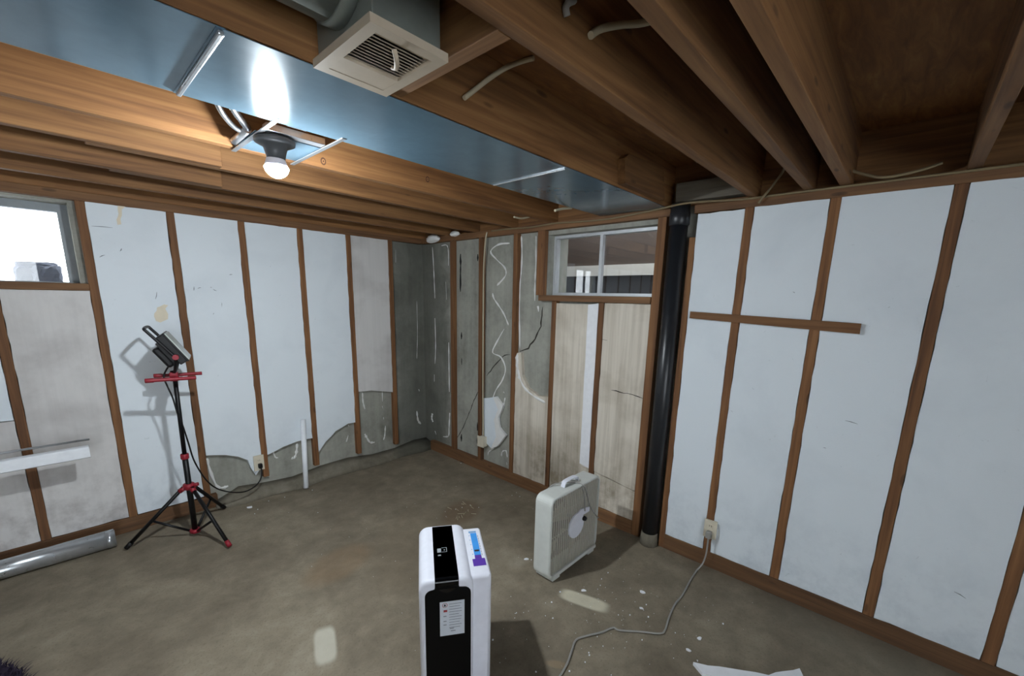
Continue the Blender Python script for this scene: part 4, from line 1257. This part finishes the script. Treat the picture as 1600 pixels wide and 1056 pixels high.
def chip_poly(c, r, k=6, el=1.0, a0=0.0):
    out = []
    for i in range(k):
        a = 2 * PI * i / k + random.uniform(-0.3, 0.3)
        rr = r * random.uniform(0.6, 1.15)
        x, y = rr * math.cos(a) * el, rr * math.sin(a)
        out.append((c[0] + x * math.cos(a0) - y * math.sin(a0), c[1] + x * math.sin(a0) + y * math.cos(a0)))
    return out
chips = [
    ((-0.735, -2.549), 0.010, 1.5, 'white foam chip on the floor right of the fan'),
    ((-0.513, -2.797), 0.0109, 1.6, 'white foam chip near the bend of the pale cord'),
    ((-0.636, -2.851), 0.0088, 1.6, 'small white foam chip beside the pale cord'),
    ((-0.745, -2.123), 0.0109, 1.6, 'white foam chip left of the box fan'),
    ((-0.627, -3.153), 0.0102, 1.6, 'white foam chip on the open floor below the right wall'),
    ((-0.737, -3.139), 0.0102, 1.6, 'white foam chip just above the white shard'),
    ((-0.557, -0.003), 0.032, 1.6, 'cream foam chunk at the foot of the curb near the corner'),
    ((0.163, -3.709), 0.018, 1.2, 'grey pebble by the right bottom plate'),
    ((-1.742, -0.191), 0.0136, 1.6, 'white foam flake near the tripod foot'),
]
for c, r, el, lab_ in chips:
    if 'pebble' in lab_ or 'damp' in lab_:
        continue
    tag(obj('foam_chip', add_prism(new_bm(), chip_poly(c, r, 7, el, random.uniform(0, 3)), onF, 0.0005, r * 0.5), FOAM_CLEAN), lab_, 'foam chip', 'foam chips on the floor')
bm = new_bm()
spots = [(-0.936, -2.476), (-1.024, -2.553), (-0.725, -2.350), (-0.575, -2.568), (-0.630, -2.593), (-0.669, -2.600), (-0.496, -2.564), (-0.766, -2.785), (-0.723, -2.829), (-0.667, -2.905), (-0.675, -3.051), (-0.768, -3.194), (-1.079, -2.807), (-1.136, -2.824), (-0.838, -2.459),
         (-1.000, -2.835), (-0.969, -2.784), (-1.129, -2.393), (-0.727, -2.150), (-0.590, -2.857), (-1.089, -2.817), (-1.224, -2.801), (-1.331, -2.695), (-1.112, -2.945), (-0.106, -1.451), (-0.138, -1.518), (-0.060, -1.659), (-0.167, -1.457),
         (-0.530, -1.347), (-0.597, -1.325), (-0.504, -1.416), (-0.652, -1.313), (-1.609, -0.177), (-1.497, -0.195), (-1.711, -0.263), (-1.749, -0.321), (-1.876, 0.241), (-1.291, -0.220), (-0.026, -0.630), (-0.786, -0.029), (-0.833, -2.952), (-0.442, -3.206), (-1.339, -2.432)]
for c in spots:
    add_prism(bm, chip_poly(c, random.uniform(0.0025, 0.0055), 5), onF, 0.0003, 0.004)
for k in range(150):
    c = (random.uniform(-1.9, -0.15), random.uniform(-3.2, -0.4))
    if random.random() < 0.5:
        c = (random.gauss(-0.75, 0.25), random.gauss(-2.75, 0.22))
    if (-0.87 < c[0] < -0.29 and -2.41 < c[1] < -2.22) or any((Vector(c) - Vector(p)).length < 0.03 for p in fl):
        continue
    add_prism(bm, chip_poly(c, random.uniform(0.0008, 0.0022), 5), onF, 0.0003, 0.002)
cr = obj('foam_crumbs', bm, FOAM_CLEAN)
tag(cr, 'tiny white foam crumbs scattered over the concrete floor', 'crumbs'); cr['kind'] = 'stuff'
# straw-like wood splinters on the damp patch
bm = new_bm()
for k in range(14):
    c = Vector((*(-0.612, -1.366), 0.004)) + Vector((random.uniform(-0.13, 0.13), random.uniform(-0.10, 0.10), 0))
    a = random.uniform(0, PI); l = random.uniform(0.02, 0.06)
    add_tube(bm, [c - Vector((math.cos(a), math.sin(a), 0)) * l / 2, c + Vector((math.cos(a), math.sin(a), 0)) * l / 2], 0.002, 4, 1)
sp_ = obj('wood_splinters', bm, CABLE)
tag(sp_, 'scattered pale wood splinters on the dark damp floor patch', 'splinters'); sp_['kind'] = 'stuff'
# long white shard at the bottom edge
shp = [(-0.808, -3.188), (-0.777, -3.239), (-0.724, -3.318), (-0.639, -3.452), (-0.50, -3.55), (-0.60, -3.60), (-0.804, -3.367), (-0.832, -3.239)]
tag(obj('foam_shard', add_prism(new_bm(), rag(shp, 0.003, 0.04), onF, 0.001, 0.018), FOAM_CLEAN), 'long pointed white foam shard on the floor at the bottom edge', 'foam shard')

# dark shaggy mat poking in at the lower left corner
mat_o = wthing('shag_mat', 'dark purple shaggy mat at the lower left corner of the floor', 'mat', (-3.15, -1.25, 0.0))
mp = []
for k in range(28):
    a = 2 * PI * k / 28
    mp.append((-3.17 + 0.33 * math.cos(a), -1.28 + 0.40 * math.sin(a)))
obj('backing', add_prism(new_bm(), mp, onF, 0.001, 0.012), SHAG, mat_o)
bm = new_bm()
for k in range(5200):
    a = random.uniform(0, 2 * PI); r = math.sqrt(random.random())
    p = Vector((-3.17 + 0.335 * r * math.cos(a), -1.28 + 0.405 * r * math.sin(a), 0.011))
    d = Vector((random.gauss(0, 1), random.gauss(0, 1), 0)) * 0.016 + Vector((math.cos(a), math.sin(a), 0)) * (0.02 * r)
    h = random.uniform(0.012, 0.028)
    w = Vector((-d.y, d.x, 0)); w = w.normalized() * 0.003 if w.length > 1e-6 else Vector((0.003, 0, 0))
    v = [bm.verts.new(p - w), bm.verts.new(p + w), bm.verts.new(p + d * 0.5 + w * 0.7 + Vector((0, 0, h * 0.7))), bm.verts.new(p + d * 0.5 - w * 0.7 + Vector((0, 0, h * 0.7))), bm.verts.new(p + d + Vector((0, 0, h)))]
    bm.faces.new((v[0], v[1], v[2], v[3])); bm.faces.new((v[3], v[2], v[4]))
pl = obj('pile', bm, SHAG, mat_o); pl['kind'] = 'stuff'

for o in bpy.data.objects:
    if '_base' in o:
        del o['_base']
